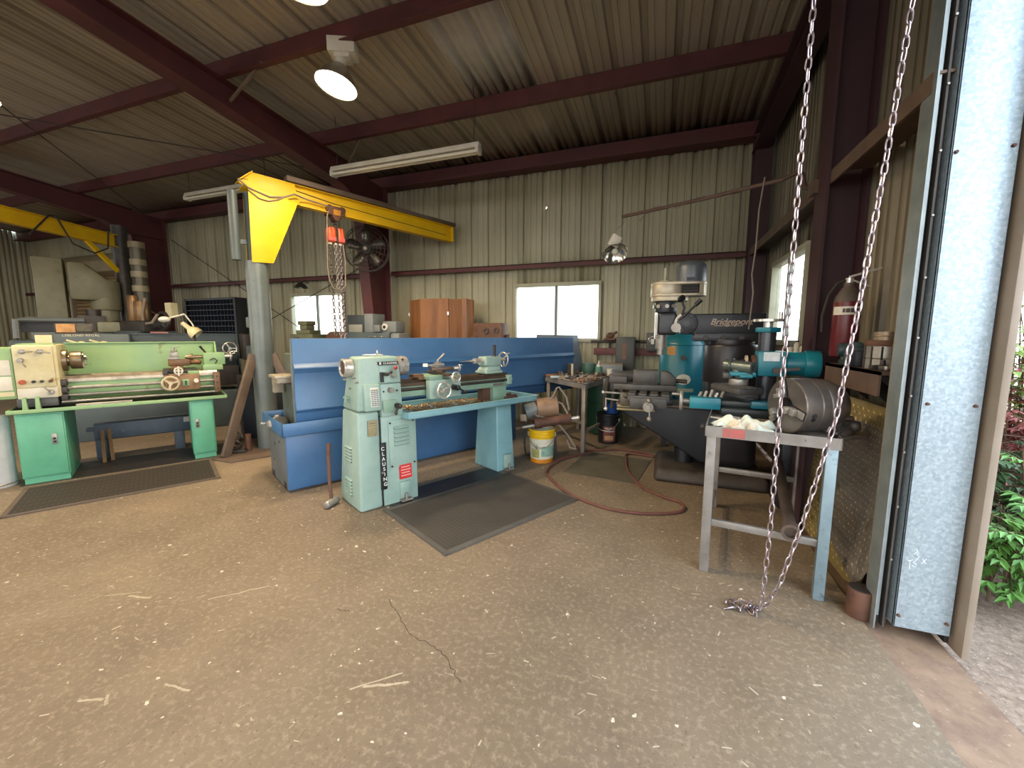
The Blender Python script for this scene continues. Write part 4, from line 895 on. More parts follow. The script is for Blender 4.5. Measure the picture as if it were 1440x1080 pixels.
t = thing('dividing_head', 'small grey gear head with white dial behind the blue shield', 'machine part', (-3.90, 5.36, 1.0), 0)
B().box(.04, .2, -.12, .2, 0, .42).box(-.12, .14, -.1, .15, .42, .60).done('housing', grey_m, t, bev=.03)
B().cyl((-.05, -.1, .51), (-.05, -.125, .51), .05).done('dial', white_m, t); B().cyl((-.05, -.12, .51), (-.05, -.14, .51), .022).done('dial_hub', black_m, t)
B().box(-.24, -.13, -.14, .0, .435, .54).done('side_box', grey_m, t, bev=.006)
t = thing('bench_machine', 'olive grey bench machine with stacked head in front of the left window', 'machine', (-5.75, 5.45, 1.0), 0)
ol_m = mat('olive_grey', '#6b6c55', '#58593f', 6, .5)
B().box(-.22, .28, -.12, .2, 0, .40).done('base', ol_m, t, bev=.01); B().box(-.1, .2, -.1, .15, .40, .47).box(-.03, .12, -.08, .1, .47, .55).box(-.06, .14, -.09, .11, .55, .62).done('head', ol_m, t, bev=.01)
t = thing('motor_cover', 'rounded rust brown motor cover beyond the shield under the hoist chains', 'cover', (-4.98, 5.45, 1.0), 0)
B().prism([(-.24, 0), (.24, 0), (.24, .40), (.2, .445), (-.12, .445), (-.2, .40), (-.24, .3)], 'y', -.12, .15).done('shell', rust_m, t, bev=.02)
t = thing('parts_bin', 'black pigeonhole parts bin hanging on the back wall left of the pipe column', 'shelf', (0, 0, 0))
B().box(-9.5, -8.05, 6.12, 6.18, 1.2, 2.12).box(-9.5, -8.05, 5.92, 6.18, 2.09, 2.13).box(-9.52, -9.48, 5.92, 6.18, 1.2, 2.13).box(-8.07, -8.02, 5.92, 6.18, 1.2, 2.13).done('case', black_m, t)
s = B()
for k in range(8): s.box(-9.48, -8.07, 5.93, 6.14, 1.22+.11*k, 1.235+.11*k)
for k in range(1, 14): s.box(-9.48+.1*k, -9.472+.1*k, 5.94, 6.14, 1.2, 2.1)
s.done('dividers', mat('bin_blue_black', '#252b38', '#1e2330', 6, .5), t)
t = thing('goose_neck_lamp', 'small dark clip lamp on the wall above the left window', 'lamp', (-6.4, 6.15, 2.26), 0)
B().lathe([(.03, .10), (.08, .06), (.13, 0), (.12, 0), (.02, .09)], (0, -.12, 0), (0, 0, 1), 20).done('lamp_shade', dark_m, t); B().tube([(0, -.12, .1), (0, .0, .14), (0, .05, .1)], .01).done('lamp_arm', dark_m, t); B().ball((0, -.12, .0), .03).done('bulb', brite_m, t)
# electrical boxes, wireway and pipe right of the window
def ebox(nm, x0, x1, z0, z1, label, m=None):
    t = thing(nm, label, 'electrical box', (0, 0, 0)); m = m or mat('panel_grey', '#4d4f4d', '#42433f', 5, .5)
    b = B().box(x0, x1, 6.13, 6.285, z0, z1).done('box', m, t, bev=.006)
    B().box(x0+.012, x1-.012, 6.118, 6.13, z0+.015, z1-.015).done('cover', m, t, bev=.004)
    return t
t = ebox('breaker_panel', -.61, -.345, .90, 1.37, 'grey breaker panel with rust stained label on the back wall')
B().box(-.515, -.455, 6.112, 6.120, 1.05, 1.27).done('label_strip', mat('stained_label', '#7d5a43', '#66493a', 9, .6), t)
t = ebox('switch_box', -.19, -.02, 1.17, 1.43, 'small grey switch box between the breaker panel and the teal tank', MATS['panel_grey'])
B().box(-.125, -.085, 6.105, 6.12, 1.27, 1.34).done('switch', white_m, t)
tag(B().box(-.95, .6, 6.29, 6.385, 1.10, 1.20).done('wireway', mat('red_wireway', '#6b3d3a', '#5a3230', 6, .6), bev=.003), 'long red-brown wireway along the back wall behind the grey panel', 'wireway')
tag(B().tube([(-1.0, 6.34, 1.30), (1.0, 6.34, 1.30)], .022, 8).tube([(-.72, 6.34, 1.30), (-.72, 6.34, 1.20)], .018, 8).done('conduit', conc_dark), 'horizontal dark conduit just under the wide window level', 'conduit')
tag(B().box(-.78, -.62, 6.1, 6.3, 1.325, 1.35).ball((-.7, 6.2, 1.39), .05, (1.2, .8, .9)).bar((-.76, 6.2, 1.36), (-.6, 6.15, 1.44), .03, .03).done('bracket_clutter', rust_m), 'small rusty bracket sitting on the conduit above the breaker panel', 'bracket')
# ------------------------------------------------------------------ teal tank and milling machine
t = thing('air_tank', 'tall dark teal cylinder tank with domed top and white oval plate', 'tank', (.245, 5.32, 0), 0)
b = B().lathe([(0, .42), (.235, .42), (.25, .44), (.25, 1.30), (.24, 1.315), (.225, 1.36), (.16, 1.42), (0, 1.445)], (0, 0, 0), (0, 0, 1), 48).done('shell', tealtank_m, t)
B().torus((0, 0, 1.285), (0, 0, 1), .25, .006, 48, 6).done('seam', tealtank_m, b)
for a in (30, 150, 270): B().box(.18*math.cos(R(a))-.03, .18*math.cos(R(a))+.03, .18*math.sin(R(a))-.03, .18*math.sin(R(a))+.03, 0, .44).done('foot', black_m, t)
def onshell(deg, r=.2525): return Vector((r*math.sin(R(deg)), -r*math.cos(R(deg)), 0))
def patch(nm, deg0, deg1, z0, z1, m, par, r=.2525, oval=False, n=10, d=.003):
    s = B(); c = (z0+z1)/2; cols = []
    for i in range(n+1):
        u = -1+2*i/n; h = (z1-z0)/2*(math.sqrt(max(0, 1-u*u)) if oval else 1); dg = deg0+(deg1-deg0)*i/n
        p, q = onshell(dg, r), onshell(dg, r-.004); h = max(h, .001)
        cols.append([s.bm.verts.new((w.x, w.y, z)) for w, z in ((p, c-h), (p, c+h), (q, c+h), (q, c-h))])
    for A, C in zip(cols, cols[1:]):
        for k in range(4): s._f([A[k], A[(k+1) % 4], C[(k+1) % 4], C[k]])
    s._f(cols[0]); s._f(cols[-1]); return s.done(nm, m, par)
patch('sticker', -42, -18, 1.17, 1.265, orange_plate_m, b); ov = patch('oval_plate', -14, 24, .83, .95, paper_m, b, oval=True)
patch('plate_strip', -10, 32, .745, .785, mat('tank_strip', '#9aa79a', None, rough=.5), b); patch('oval_center', -2, 12, .865, .915, mat('plate_grey_green', '#b7bfae', None, rough=.5), ov, .2545, True)
B().cyl(onshell(2, .24)+Vector((0, 0, 1.14)), onshell(2, .29)+Vector((0, 0, 1.14)), .03, n=12).done('port', dark_m, t)
B().tube([onshell(20, .245)+Vector((0, 0, .52)), onshell(20, .31)+Vector((0, 0, .52))], .012).ball(onshell(20, .32)+Vector((0, 0, .52)), .022).done('drain_cock', brite_m, t)

millblk = mat('mill_black', '#292b30', '#222429', 5, .4, .1, 0, '#3a342f', 9, .66)
millgry = mat('mill_dark_grey', '#3c3d41', '#303236', 5, .38, .3, .02, '#4a423a', 9, .66)
millcol = mat('mill_column', '#312d2f', '#272528', 3, .35, .2, 0, '#4c423c', 7, .66)
def mill():
    t = thing('milling_machine', 'black knee milling machine with lettered ram and pale motor head', 'milling machine', (0, 0, 0))
    Y0 = 4.45
    B().hexa((-.02, .98, Y0-.42, Y0+.36), 0, (.02, .96, Y0-.38, Y0+.32), .125).done('base', mat('base_casting', '#4a4139', '#3c352f', 6, .6, .2, .05, '#5d4c3c', 9, .62), t, bev=.05, seg=4)
    B().hexa((.43, .90, Y0-.2, Y0+.3), .12, (.45, .88, Y0-.18, Y0+.28), 1.05).done('column', millcol, t, bev=.10, seg=5)
    B().lathe([(0, .95), (.235, .95), (.235, 1.29), (.228, 1.31), (0, 1.31)], (.64, Y0, 0), (0, 0, 1), 48).lathe([(0, 1.30), (.20, 1.30), (.20, 1.36), (0, 1.36)], (.64, Y0, 0), (0, 0, 1), 40).done('turret', millcol, t, bev=.004)
    ram = B().box(.24, .90, Y0-.13, Y0+.13, 1.405, 1.60).done('ram', millblk, t, bev=.012, seg=3)
    sd = B().box(.30, .86, Y0-.15, Y0+.15, 1.34, 1.42).done('ram_saddle', millgry, t, bev=.01)
    for x in (.40, .55, .70): B().cyl((x, Y0-.15, 1.375), (x, Y0-.175, 1.375), .024, n=6).done('bolt', dark_m, sd)
    text('ram_letters', 'Bridgeport', .082, mat('letter_metal', '#9c8878', None, rough=.4, metal=.3), ram, (.61, Y0-.133, 1.522), FRONT, .003, .35, sp=.98)
    B().bar((.47, Y0-.133, 1.487), (.71, Y0-.133, 1.487), .004, .006, (0, 0, 1)).done('letter_underline', MATS['letter_metal'], ram)
    # head pivot disc
    pv = B().cyl((.225, Y0-.15, 1.51), (.225, Y0+.15, 1.51), .105, n=36).done('pivot_disc', millblk, t, bev=.006)
    B().cyl((.225, Y0-.16, 1.51), (.225, Y0-.148, 1.51), .03, n=18).done('pivot_stud', millgry, pv)
    for a in (60, 150, 240, 330): B().cyl((.225+.078*math.cos(R(a)), Y0-.165, 1.51+.078*math.sin(R(a))), (.225+.078*math.cos(R(a)), Y0-.148, 1.51+.078*math.sin(R(a))), .013, n=6).done('bolt', dark_m, pv)
    s = B(); v = []
    for k in range(13):
        a = R(120+10*k); v.append([s.bm.verts.new((.225+r*math.cos(a), Y0-y, 1.51+r*math.sin(a))) for r, y in ((.108, .155), (.085, .155), (.085, .145), (.108, .145))])
    for A, C in zip(v, v[1:]):
        for i in range(4): s._f([A[i], A[(i+1) % 4], C[(i+1) % 4], C[i]])
    s._f(v[0]); s._f(v[-1]); s.done('degree_scale', paper_m, pv)
    # head
    hx = .035
    hd = B().box(hx-.07, hx+.11, Y0-.10, Y0+.11, 1.40, 1.62).done('head', millgry, t, bev=.03, seg=4)
    B().cyl((hx, Y0, 1.62), (hx, Y0, 1.73), .105, n=32).done('head_neck', millgry, t, bev=.01)
    for a in (200, 235, 275, 310): B().cyl((hx+.09*math.cos(R(a)), Y0+.09*math.sin(R(a)), 1.68), (hx+.125*math.cos(R(a)), Y0+.125*math.sin(R(a)), 1.68), .02, n=10).done('head_stud', steel_m, hd)
    B().cyl((hx-.03, Y0, 1.26), (hx-.03, Y0, 1.42), .052, n=24).cyl((hx-.03, Y0, 1.20), (hx-.03, Y0, 1.27), .035).done('quill', steel_m, t)
    B().cyl((hx+.1, Y0-.1, 1.47), (hx+.1, Y0-.17, 1.47), .045, n=20).done('feed_knob', steel_m, hd)
    B().cyl((hx+.09, Y0-.13, 1.50), (hx+.30, Y0-.18, 1.72), .011).cyl((hx+.26, Y0-.17, 1.68), (hx+.31, Y0-.18, 1.73), .02).done('quill_lever', black_m, hd)
    B().cyl((hx+.12, Y0-.09, 1.74), (hx+.15, Y0-.14, 1.755), .028).tube([(hx+.14, Y0-.1, 1.74), (hx+.17, Y0-.1, 1.66), (hx+.15, Y0-.1, 1.58)], .012).done('brake_lever', black_m, hd)
    B().box(hx-.10, hx-.075, Y0-.09, Y0-.07, 1.40, 1.62).cyl((hx-.09, Y0-.1, 1.36), (hx-.09, Y0-.1, 1.60), .009).tube([(hx-.13, Y0-.1, 1.33), (hx-.15, Y0-.1, 1.36), (hx-.12, Y0-.1, 1.38), (hx-.06, Y0-.1, 1.38)], .007).done('depth_stop', brite_m, hd)
    # pale belt housing with slot, motor
    def stadium(x0, x1, r0, r1, n=12):
        return [(x0+r0*math.cos(a), Y0+r0*math.sin(a)) for a in [math.pi/2+math.pi*k/n for k in range(n+1)]]+[(x1+r1*math.cos(a), Y0+r1*math.sin(a)) for a in [-math.pi/2+math.pi*k/n for k in range(n+1)]]
    alu = mat('pale_belt_housing', '#c4b9a4', '#ada28c', 6, .4, .3, 0, '#8a7a60', 10, .66)
    bh = B().prism(stadium(.02, .285, .135, .115), 'z', 1.775, 1.80).prism(stadium(.02, .285, .135, .115), 'z', 1.885, 1.915)
    bh.prism(stadium(.02, .06, .135, .13), 'z', 1.795, 1.89).prism([(.33, Y0-.115), (.37, Y0-.09), (.4, Y0), (.37, Y0+.09), (.33, Y0+.115)], 'z', 1.795, 1.89).prism(stadium(.02, .12, .125, .12), 'z', 1.73, 1.78)
    bh.box(.02, .36, Y0+.09, Y0+.117, 1.79, 1.89); bh = bh.done('belt_housing', alu, t, bev=.006)
    B().box(.05, .32, Y0-.05, Y0+.05, 1.80, 1.885).done('belt_pulleys', black_m, bh)
    for z in (1.82, 1.845, 1.868): B().box(.06, .34, Y0-.068, Y0-.05, z-.007, z+.007).done('belt', rubber_m, bh)
    B().cyl((.02, Y0, 1.912), (.02, Y0, 1.935), .065, n=24).cyl((.02, Y0, 1.93), (.02, Y0, 2.06), .016).done('drawbar_cap', pale_m, bh)
    mt = B().lathe([(0, 1.91), (.14, 1.91), (.14, 2.05), (.132, 2.075), (.10, 2.105), (.04, 2.12), (0, 2.12)], (.253, Y0, 0), (0, 0, 1), 40).done('motor', mat('motor_blue_grey', '#6d7379', '#5d6369', 4, .35, .3), t)
    B().box(.21, .28, Y0-.147, Y0-.13, 1.915, 1.945).done('motor_vent', black_m, mt)
    B().cyl((.253-.12, Y0-.05, 1.91), (.253-.12, Y0-.05, 2.04), .006).done('motor_rod', brite_m, mt)
    # knee, saddle, table
    kn = B().prism([(-.36, .632), (-.30, .59), (.40, .17), (.50, .15), (.50, .70), (-.36, .70)], 'y', Y0-.19, Y0+.19).done('knee', millblk, t, bev=.02, seg=3)
    B().cyl((.27, Y0, .12), (.27, Y0, .35), .055, n=20).cyl((.27, Y0-.02, .12), (.27, Y0-.02, .26), .09, n=20).done('elevating_screw', black_m, t)
    B().box(-.40, .46, Y0-.20, Y0+.2, .695, .715).done('knee_ways', mat('tan_ways', '#6f5f4d', '#59493b', 9, .5, .2), kn)
    B().box(-.39, -.02, Y0-.215, Y0-.195, .64, .66).box(-.39, -.02, Y0-.215, Y0-.195, .67, .695).done('way_wiper', mat('cream_strip', '#a4946c', '#8d7d58', 9, .5), kn, bev=.002)
    sdl = B().box(-.30, .14, Y0-.24, Y0+.24, .715, .775).done('saddle', millgry, t, bev=.01)
    tb = B().box(-.27, .10, 3.98, 5.05, .775, .83)
    for k in range(4): tb.box(-.27+.1*k, -.20+.1*k+.0, 3.98, 5.05, .83, .852)
    tb = tb.done('table', iron_m, t, bev=.004)
    B().box(-.25, .08, 3.955, 3.985, .72, .815).done('table_end', iron_m, tb, bev=.008)
    B().cyl((-.08, 3.97, .745), (-.08, 3.87, .745), .052, .045, 24).cyl((-.08, 3.88, .745), (-.08, 3.84, .745), .025).bar((-.075, 3.845, .80), (-.065, 3.845, .66), .013, .01).ball((-.075, 3.84, .81), .022).ball((-.065, 3.83, .645), .024).done('table_crank', steel_m, tb)
    B().bar((-.31, Y0-.24, .83), (-.31, Y0-.24, .69), .10, .05).cyl((-.30, Y0-.26, .80), (-.30, Y0-.30, .80), .028).done('saddle_bracket', mat('tan_grey_bracket', '#6d665a', '#59534a', 9, .5, .3), sdl, bev=.02)
    B().tube([(-.36, Y0-.2, .81), (-.52, Y0-.22, .815)], .010).ball((-.53, Y0-.22, .815), .018).tube([(-.38, Y0-.2, .735), (-.50, Y0-.22, .75), (-.5, Y0-.22, .65)], .010).ball((-.5, Y0-.22, .645), .022).done('saddle_handle', brite_m, sdl)
    return t
mill()
# vise on the mill table
t = thing('machine_vise', 'long dark grey vise bolted across the milling machine table', 'vise', (-.10, 4.30, .853), 0)
vz = mat('vise_grey', '#56524f', '#46423f', 8, .5, .3, .04)
B().box(-.33, .27, -.10, .10, 0, .06).box(-.38, -.2, -.05, .08, .06, .13).done('vise_bed', vz, t, bev=.008)
B().box(-.14, .09, -.10, .10, .06, .20).box(-.13, -.13+.2, -.11, -.1, .08, .19).done('fixed_jaw', vz, t, bev=.01); B().prism([(.115, .06), (.25, .06), (.26, .12), (.21, .17), (.17, .195), (.115, .195)], 'y', -.09, .09).done('moving_jaw', vz, t, bev=.008)
B().cyl((.25, 0, .10), (.36, 0, .095), .02).cyl((.34, -.02, .09), (.34, .05, .10), .01).done('vise_screw', dark_m, t)
t = bpy.data.objects['milling_machine']; FO = Vector((-.42, 4.95, 0))
B().box(-.2, .25, -.1, .1, .74, .88).box(-.1, .2, -.15, .1, .88, .97).done('feed_casing', vz, t, bev=.02, loc=FO)
for k in range(3): B().bar((-.14+.09*k, -.12, .9), (-.17+.09*k, -.14, .55), .05, .03).done('feed_rib', vz, t, bev=.006, loc=FO)

# ------------------------------------------------------------------ steel table in front with tool grinder and chuck
TX, TY, TR = .262, 2.535, -9.0
ca, sa = math.cos(R(TR)), math.sin(R(TR))
def tab_pt(x, y, z): return (TX+x*ca-y*sa, TY+x*sa+y*ca, z)
t = thing('steel_table', 'grey welded steel table on square legs in the right foreground', 'table', (TX, TY, 0), TR)
tp = B().box(.006, .62, .006, 1.12, .838, .848).done('tabletop', table_m, t)
for a in ((0, .626, 0, .005), (0, .626, 1.115, 1.12), (0, .005, 0, 1.12), (.621, .626, 0, 1.12)): B().box(*a, .825, .885).done('edge_angle', table_m, tp)
B().box(.09, .20, -.0015, .0, .83, .88).done('red_paint_mark', mat('faded_red_mark', '#b35a55', '#9c5a52', 14, .6), tp)
B().box(-.03, .0, .1, .13, .845, .87).cyl((-.012, .1, .858), (-.03, .1, .858), .016).done('edge_stud', dark_m, tp)
for x, y, m in ((.01, .01, table_m), (.565, .01, bluesteel_m), (.01, 1.06, table_m), (.565, 1.06, table_m)):
    B().box(x, x+.05, y, y+.05, 0, .84).done('leg', m, t, bev=.003)
B().box(.06, .565, .02, .045, .29, .33).box(.06, .565, 1.07, 1.10, .3, .34).box(.02, .045, .06, 1.06, .12, .15).done('crossbar', table_m, t, bev=.002)
s = B().tube([(0, 0, 0), (.04, 1.15, .06)], .033, 16).pipe((-.001, -.03, -.001), (.0, .03, .0), .045, .03)
o = tag(s.done('steel_pole', mat('brown_steel_tube', '#6b5b50', '#574a42', 8, .5, .4)), 'brown steel tube lying on the crossbar under the steel table', 'pipe'); place(o, tab_pt(.44, -.02, .368), -8)
# indexing head with large chuck
def index_head():
    t = thing('indexing_head', 'big three-jaw chuck on a cast tilting base at the front of the steel table', 'chuck', tab_pt(.50, .24, .849), -9+33)
    cz = mat('chuck_steel', '#7d756f', '#6a625d', 8, .33, .65, .02, '#4f453e', 14, .64)
    z = .16
    ch = B().lathe([(0, -.06), (.05, -.06), (.05, -.01), (.148, -.01), (.152, -.004), (.152, .085), (.148, .09), (.147, .094), (.152, .098), (.152, .135), (.145, .14), (0, .14)], (-.12, 0, z), (1, 0, 0), 48)
    ch = B().lathe([(.05, .05), (.05, 0), (.148, 0), (.153, .005), (.153, .088), (.149, .092), (.153, .096), (.153, .14), (.146, .146), (0, .146)], (-.13, 0, z), (1, 0, 0), 48).done('chuck_body', cz, t)
    B().lathe([(0, .06), (.05, .05)], (-.13, 0, z), (1, 0, 0), 24).done('chuck_bore', black_m, ch)
    for k in range(3):
        a = R(75+120*k); e = Vector((0, math.cos(a), math.sin(a))); o = Vector((-.13, 0, z)); q = Vector((-1, 0, 0))
        s = B()
        for r0, r1, h in ((.045, .145, .012), (.045, .10, .035), (.045, .068, .055)): s.bar(o+e*r0+q*h*.5, o+e*r1+q*h*.5, .038, h, q)
        s.done('jaw', steel_m, ch, bev=.003)
        s = B().bar(o+e*.05+q*.002, o+e*.148+q*.002, .052, .006, q); s.done('jaw_slot', black_m, ch)
    for a in (-70, -20): B().cyl((-.085, .15*math.cos(R(a-90)), z+.15*math.sin(R(a-90))+0), (-.085, .156*math.cos(R(a-90)), z+.156*math.sin(R(a-90))), .011, n=10).done('key_socket', black_m, ch)
    B().cyl((-.085, -.149, z-.03), (-.085, -.155, z-.03), .012, n=12).cyl((-.03+.05, -.15, z-.03), (.02, -.153, z-.03), .006, n=8).done('key_socket', black_m, ch)
    hs = B().lathe([(0, 0), (.148, 0), (.152, .01), (.148, .06), (.12, .13), (.08, .16), (0, .165)], (.016, 0, z), (1, 0, 0), 40).done('head_housing', cz, t)
    B().prism([(-.1, -.16), (.22, -.16), (.26, -.1), (.26, .14), (.2, .17), (-.05, .15)], 'z', .0, .028).prism([(.02, .028), (.20, .028), (.17, .12), (.05, .12)], 'y', -.12, .12).done('base', cz, t, bev=.01, seg=3)
    B().bar((-.16, -.155, .012), (.14, -.13, .012), .07, .024).bar((.06, -.15, .035), (.2, -.12, .07), .03, .05).done('clamp_foot', cz, t, bev=.008)
    B().cyl((.12, -.13, .08), (.12, -.17, .08), .024).ball((.12, -.175, .08), .028).cyl((.12, -.16, .075), (.02, -.18, .045), .009).ball((.015, -.18, .043), .015).done('lock_lever', dark_m, t)
    for zz in (.10, .19): B().box(.12, .21, .10, .17, zz, zz+.035).done('lug', cz, t, bev=.008)
    B().bar((.06, .06, .28), (.2, .12, .19), .03, .02).done('index_arm', rust_m, t, bev=.004)
index_head()
# rag: crumpled cloth
def rag(L, W, seed, amp):
    s = B(); n, m = 26, 18; rg = random.Random(seed); ph = [rg.uniform(0, 6.28) for _ in range(8)]; g = []
    for i in range(n+1):
        row = []
        for j in range(m+1):
            u, v = i/n, j/m; x = (u-.5)*L; y = (v-.5)*W
            e = min(u, 1-u, v, 1-v)
            x += .02*math.sin(7*v+ph[0])+.012*math.sin(17*v+ph[5]); y += .022*math.sin(5*u+ph[1])+.010*math.sin(15*u+ph[6])
            h = amp*(.55+.35*math.sin(6*u+9*v+ph[2])+.4*math.sin(13*u-7*v+ph[3])+.3*math.sin(19*v+6*u+ph[4])+.2*math.sin(27*u+3*v+ph[7])); h = max(0, h)*min(1, .18+e*6)
            row.append(s.bm.verts.new((x, y, .004+h)))
        g.append(row)
    for i in range(n):
        for j in range(m): s._f([g[i][j], g[i+1][j], g[i+1][j+1], g[i][j+1]])
    return s
o = rag(.30, .18, 4, .048).done('shop_rag', cloth_m, ang=60); sm = o.modifiers.new('thick', 'SOLIDIFY'); sm.thickness = .003; sm.offset = 1
place(tag(o, 'pale crumpled shop rag lying by the front edge of the steel table', 'rag'), tab_pt(.19, .19, .850), -16)
o = rag(.22, .10, 9, .040).done('shop_rag', mat('cream_rag', '#d8cdb8', '#c4b8a2', 8, .9), ang=60); sm = o.modifiers.new('thick', 'SOLIDIFY'); sm.thickness = .003; sm.offset = 1
place(tag(o, 'cream folded rag half under the pale one at the front edge of the steel table', 'rag'), tab_pt(.20, .105, .850), -8)
s = B().lathe([(0, 0), (.018, 0), (.022, .01), (.022, .03), (.027, .035), (.027, .075), (.022, .08), (.012, .10), (0, .10)], (0, 0, .028), (1, -.3, 0), 20).cyl((-.09, .027, .028), (0, 0, .028), .008).tube([(.05, -.02, .03), (.06, .02, .03)], .006)
place(tag(s.done('drill_chuck', brite_m), 'small bright drill chuck lying behind the rag on the steel table', 'drill chuck'), tab_pt(.10, .30, .849), -10)
place(tag(B().ball((0, 0, .006), .02, (2, 1, .3)).tube([(-.06, .0, .005), (.05, .01, .005)], .005).done('spoon_wrench', brite_m), 'tiny flat steel tool near the left edge of the steel table', 'wrench'), tab_pt(.05, .16, .849), 15)

def grinder():
    t = thing('tool_grinder', 'teal tool and cutter grinder on a round pillar at the back of the steel table', 'grinder', tab_pt(.20, .80, .849), -4)
    bs = B().box(-.16, .36, -.22, .22, 0, .055).box(-.18, .26, -.16, .18, .055, .10).done('base', mat('grinder_black', '#2e3436', '#262b2d', 6, .4), t, bev=.012)
    B().box(.02, .28, -.20, -.1, .06, .11).done('base_block', teal_m, bs, bev=.006)
    px = .13
    B().cyl((px, .05, .09), (px, .05, .30), .062, n=32).done('pillar', mat('pillar_steel', '#4d4e52', '#3e3f43', 6, .3, .6), t)
    B().cyl((px, .05, .05), (px, .05, .10), .10, n=28).done('pillar_flange', MATS['grinder_black'], t)
    # head
    hd = B().box(px-.07, px+.10, -.06, .14, .27, .44).done('head', teal_m, t, bev=.008)
    mo = B().cyl((px+.10, .04, .355), (px+.28, .04, .355), .082, n=36).cyl((px+.21, .04, .355), (px+.30, .04, .355), .092, n=36).done('motor', teal_m, t, bev=.008)
    B().box(px-.04, px+.055, -.064, -.058, .375, .435).done('data_plate', mat('silver_plate', '#d4d8d8', '#b3b8b8', 16, .4, .2), hd)
    B().cyl((px+.04, -.055, .31), (px+.04, -.085, .31), .024).bar((px+.04, -.08, .315), (px+.17, -.085, .33), .014, .02).done('lock_handle', dark_m, hd)
    sp = B().cyl((px-.07, .04, .355), (px-.10, .04, .355), .055, n=24).cyl((px-.10, .04, .355), (px-.16, .04, .355), .018).done('spindle', rust_m, t)
    B().cyl((px-.125, .04, .355), (px-.14, .04, .355), .052, n=28).done('grinding_wheel', mat('cream_wheel', '#bba892', '#a5937f', 20, .8), sp); B().cyl((px-.14, .04, .355), (px-.165, .04, .355), .022).done('wheel_nut', dark_m, sp)
    # upper pillar with collar and handwheel
    B().cyl((px-.01, .06, .44), (px-.01, .06, .60), .055, n=24).done('upper_pillar', MATS['pillar_steel'], t); B().cyl((px-.01, .06, .57), (px-.01, .06, .605), .085, n=6).done('collar', teal_m, t, bev=.006)
    B().cyl((px-.01, .06, .6), (px-.01, .06, .655), .03).cyl((px-.01, .06, .645), (px-.01, .06, .662), .095, n=32).cyl((px+.055, .02, .65), (px+.055, .02, .71), .013).done('handwheel', brite_m, t)
    # cross slide, work table, work head
    B().box(-.36, -.16, -.20, -.11, .035, .115).done('cross_slide', teal_m, t, bev=.006)
    B().cyl((-.36, -.15, .08), (-.41, -.15, .08), .02).torus((-.415, -.15, .08), (1, 0, 0), .062, .012, 28, 8).cyl((-.425, -.15, .08), (-.405, -.15, .08), .05, n=24).cyl((-.415, -.15, .125), (-.48, -.15, .125), .010).done('cross_handwheel', steel_m, t)
    wt = B().start().box(-.085, .085, -.16, .16, 0, .035).box(-.075, -.025, -.16, .16, .035, .042).box(-.012, .012, -.16, .16, .035, .042).box(.025, .075, -.16, .16, .035, .042).box(-.05, .05, -.165, .165, -.03, 0).xf(Matrix.Translation((-.07, -.10, .16)) @ Matrix.Rotation(R(30), 4, 'Z')).done('work_table', iron_m, t, bev=.004)
    B().cyl((-.05, -.04, .20), (-.05, -.04, .245), .062, n=28).done('rotary_base', steel_m, t, bev=.006)
    B().box(-.11, .05, -.10, .03, .265, .295).box(-.05, .03, -.115, -.02, .255, .28).done('work_bracket', teal_m, t, bev=.006); B().box(-.15, -.09, -.07, .0, .245, .285).cyl((-.05, -.04, .24), (-.05, -.04, .27), .035).done('swivel', iron_m, t, bev=.006)
    B().pipe((-.13, .02, .335), (.03, -.10, .325), .042, .022, 24).cyl((-.06, -.03, .29), (-.06, -.03, .31), .04).torus((-.09, -.01, .333), (.8, -.6, -.05), .044, .008, 24, 6).done('work_head', mat('greenish_steel', '#6d756f', '#5a605b', 9, .35, .5), t)
    for k in range(5): B().cyl((-.30+.035*k, -.15+.012*(k % 2), .115), (-.285+.035*k, -.13, .145+.01*(k % 3)), .010, n=8).done('clamp_stud', steel_m, t)
grinder()
t = thing('pedestal_cabinet', 'dark pedestal cabinet in shade behind the steel table', 'cabinet', (0, 0, 0))
B().box(.95, 1.2, 3.72, 4.0, 0, .8).done('body', millblk, t, bev=.01)

# ------------------------------------------------------------------ door chain
def chain_link():
    s = B(); p, w, r = .0245, .0105, .0034; pts = []
    for k in range(12):
        a = 2*math.pi*k/12; pts.append((w*math.cos(a)*(1 if abs(math.sin(a)) < .9 else .8), 0, p*math.sin(a)+(.004 if math.sin(a) > 0 else -.004)))
    s.tube(pts, r, 6, True); return s
t = thing('door_chain', 'long zinc door chain hanging in two strands and piled on the floor', 'chain', (.54, 2.2, 0))
link_me = None; NL = 0
def put_link(P, D, tw):
    global link_me, NL
    if link_me is None:
        o = chain_link().done('chain_link', chain_m, t); link_me = o.data
    else:
        o = bpy.data.objects.new('chain_link', link_me); COL.objects.link(o); o.parent = t
    z = Vector(D).normalized(); x = Vector((1, 0, 0)); x = (x-z*x.dot(z))
    if x.length < .1: x = Vector((0, 1, 0)); x = x-z*x.dot(z)
    x.normalize(); y = z.cross(x); M = Matrix((x, y, z)).transposed().to_4x4() @ Matrix.Rotation(tw, 4, 'Z'); M.translation = Vector(P); o.matrix_local = M; NL += 1
def run(pts, pitch=.047, a0=.4):
    P = [Vector(p) for p in pts]; dist = 0; acc = pitch/2; i = 0
    for A, C in zip(P, P[1:]):
        L = (C-A).length
        while acc <= dist+L:
            u = (acc-dist)/L; put_link(A+(C-A)*u, C-A, a0+math.pi/2*(i % 2)+.12*math.sin(i*1.7)); i += 1; acc += pitch
        dist += L
cr = [(-.01, .03, .03), (.02, .02, .07), (.06, .0, .20), (.125, 0, .50), (.165, 0, .72), (.218, 0, 1.02), (.262, 0, 1.55), (.30, 0, 2.1), (.335, 0, 2.75), (.35, 0, 3.1)]
run(cr, a0=.2)
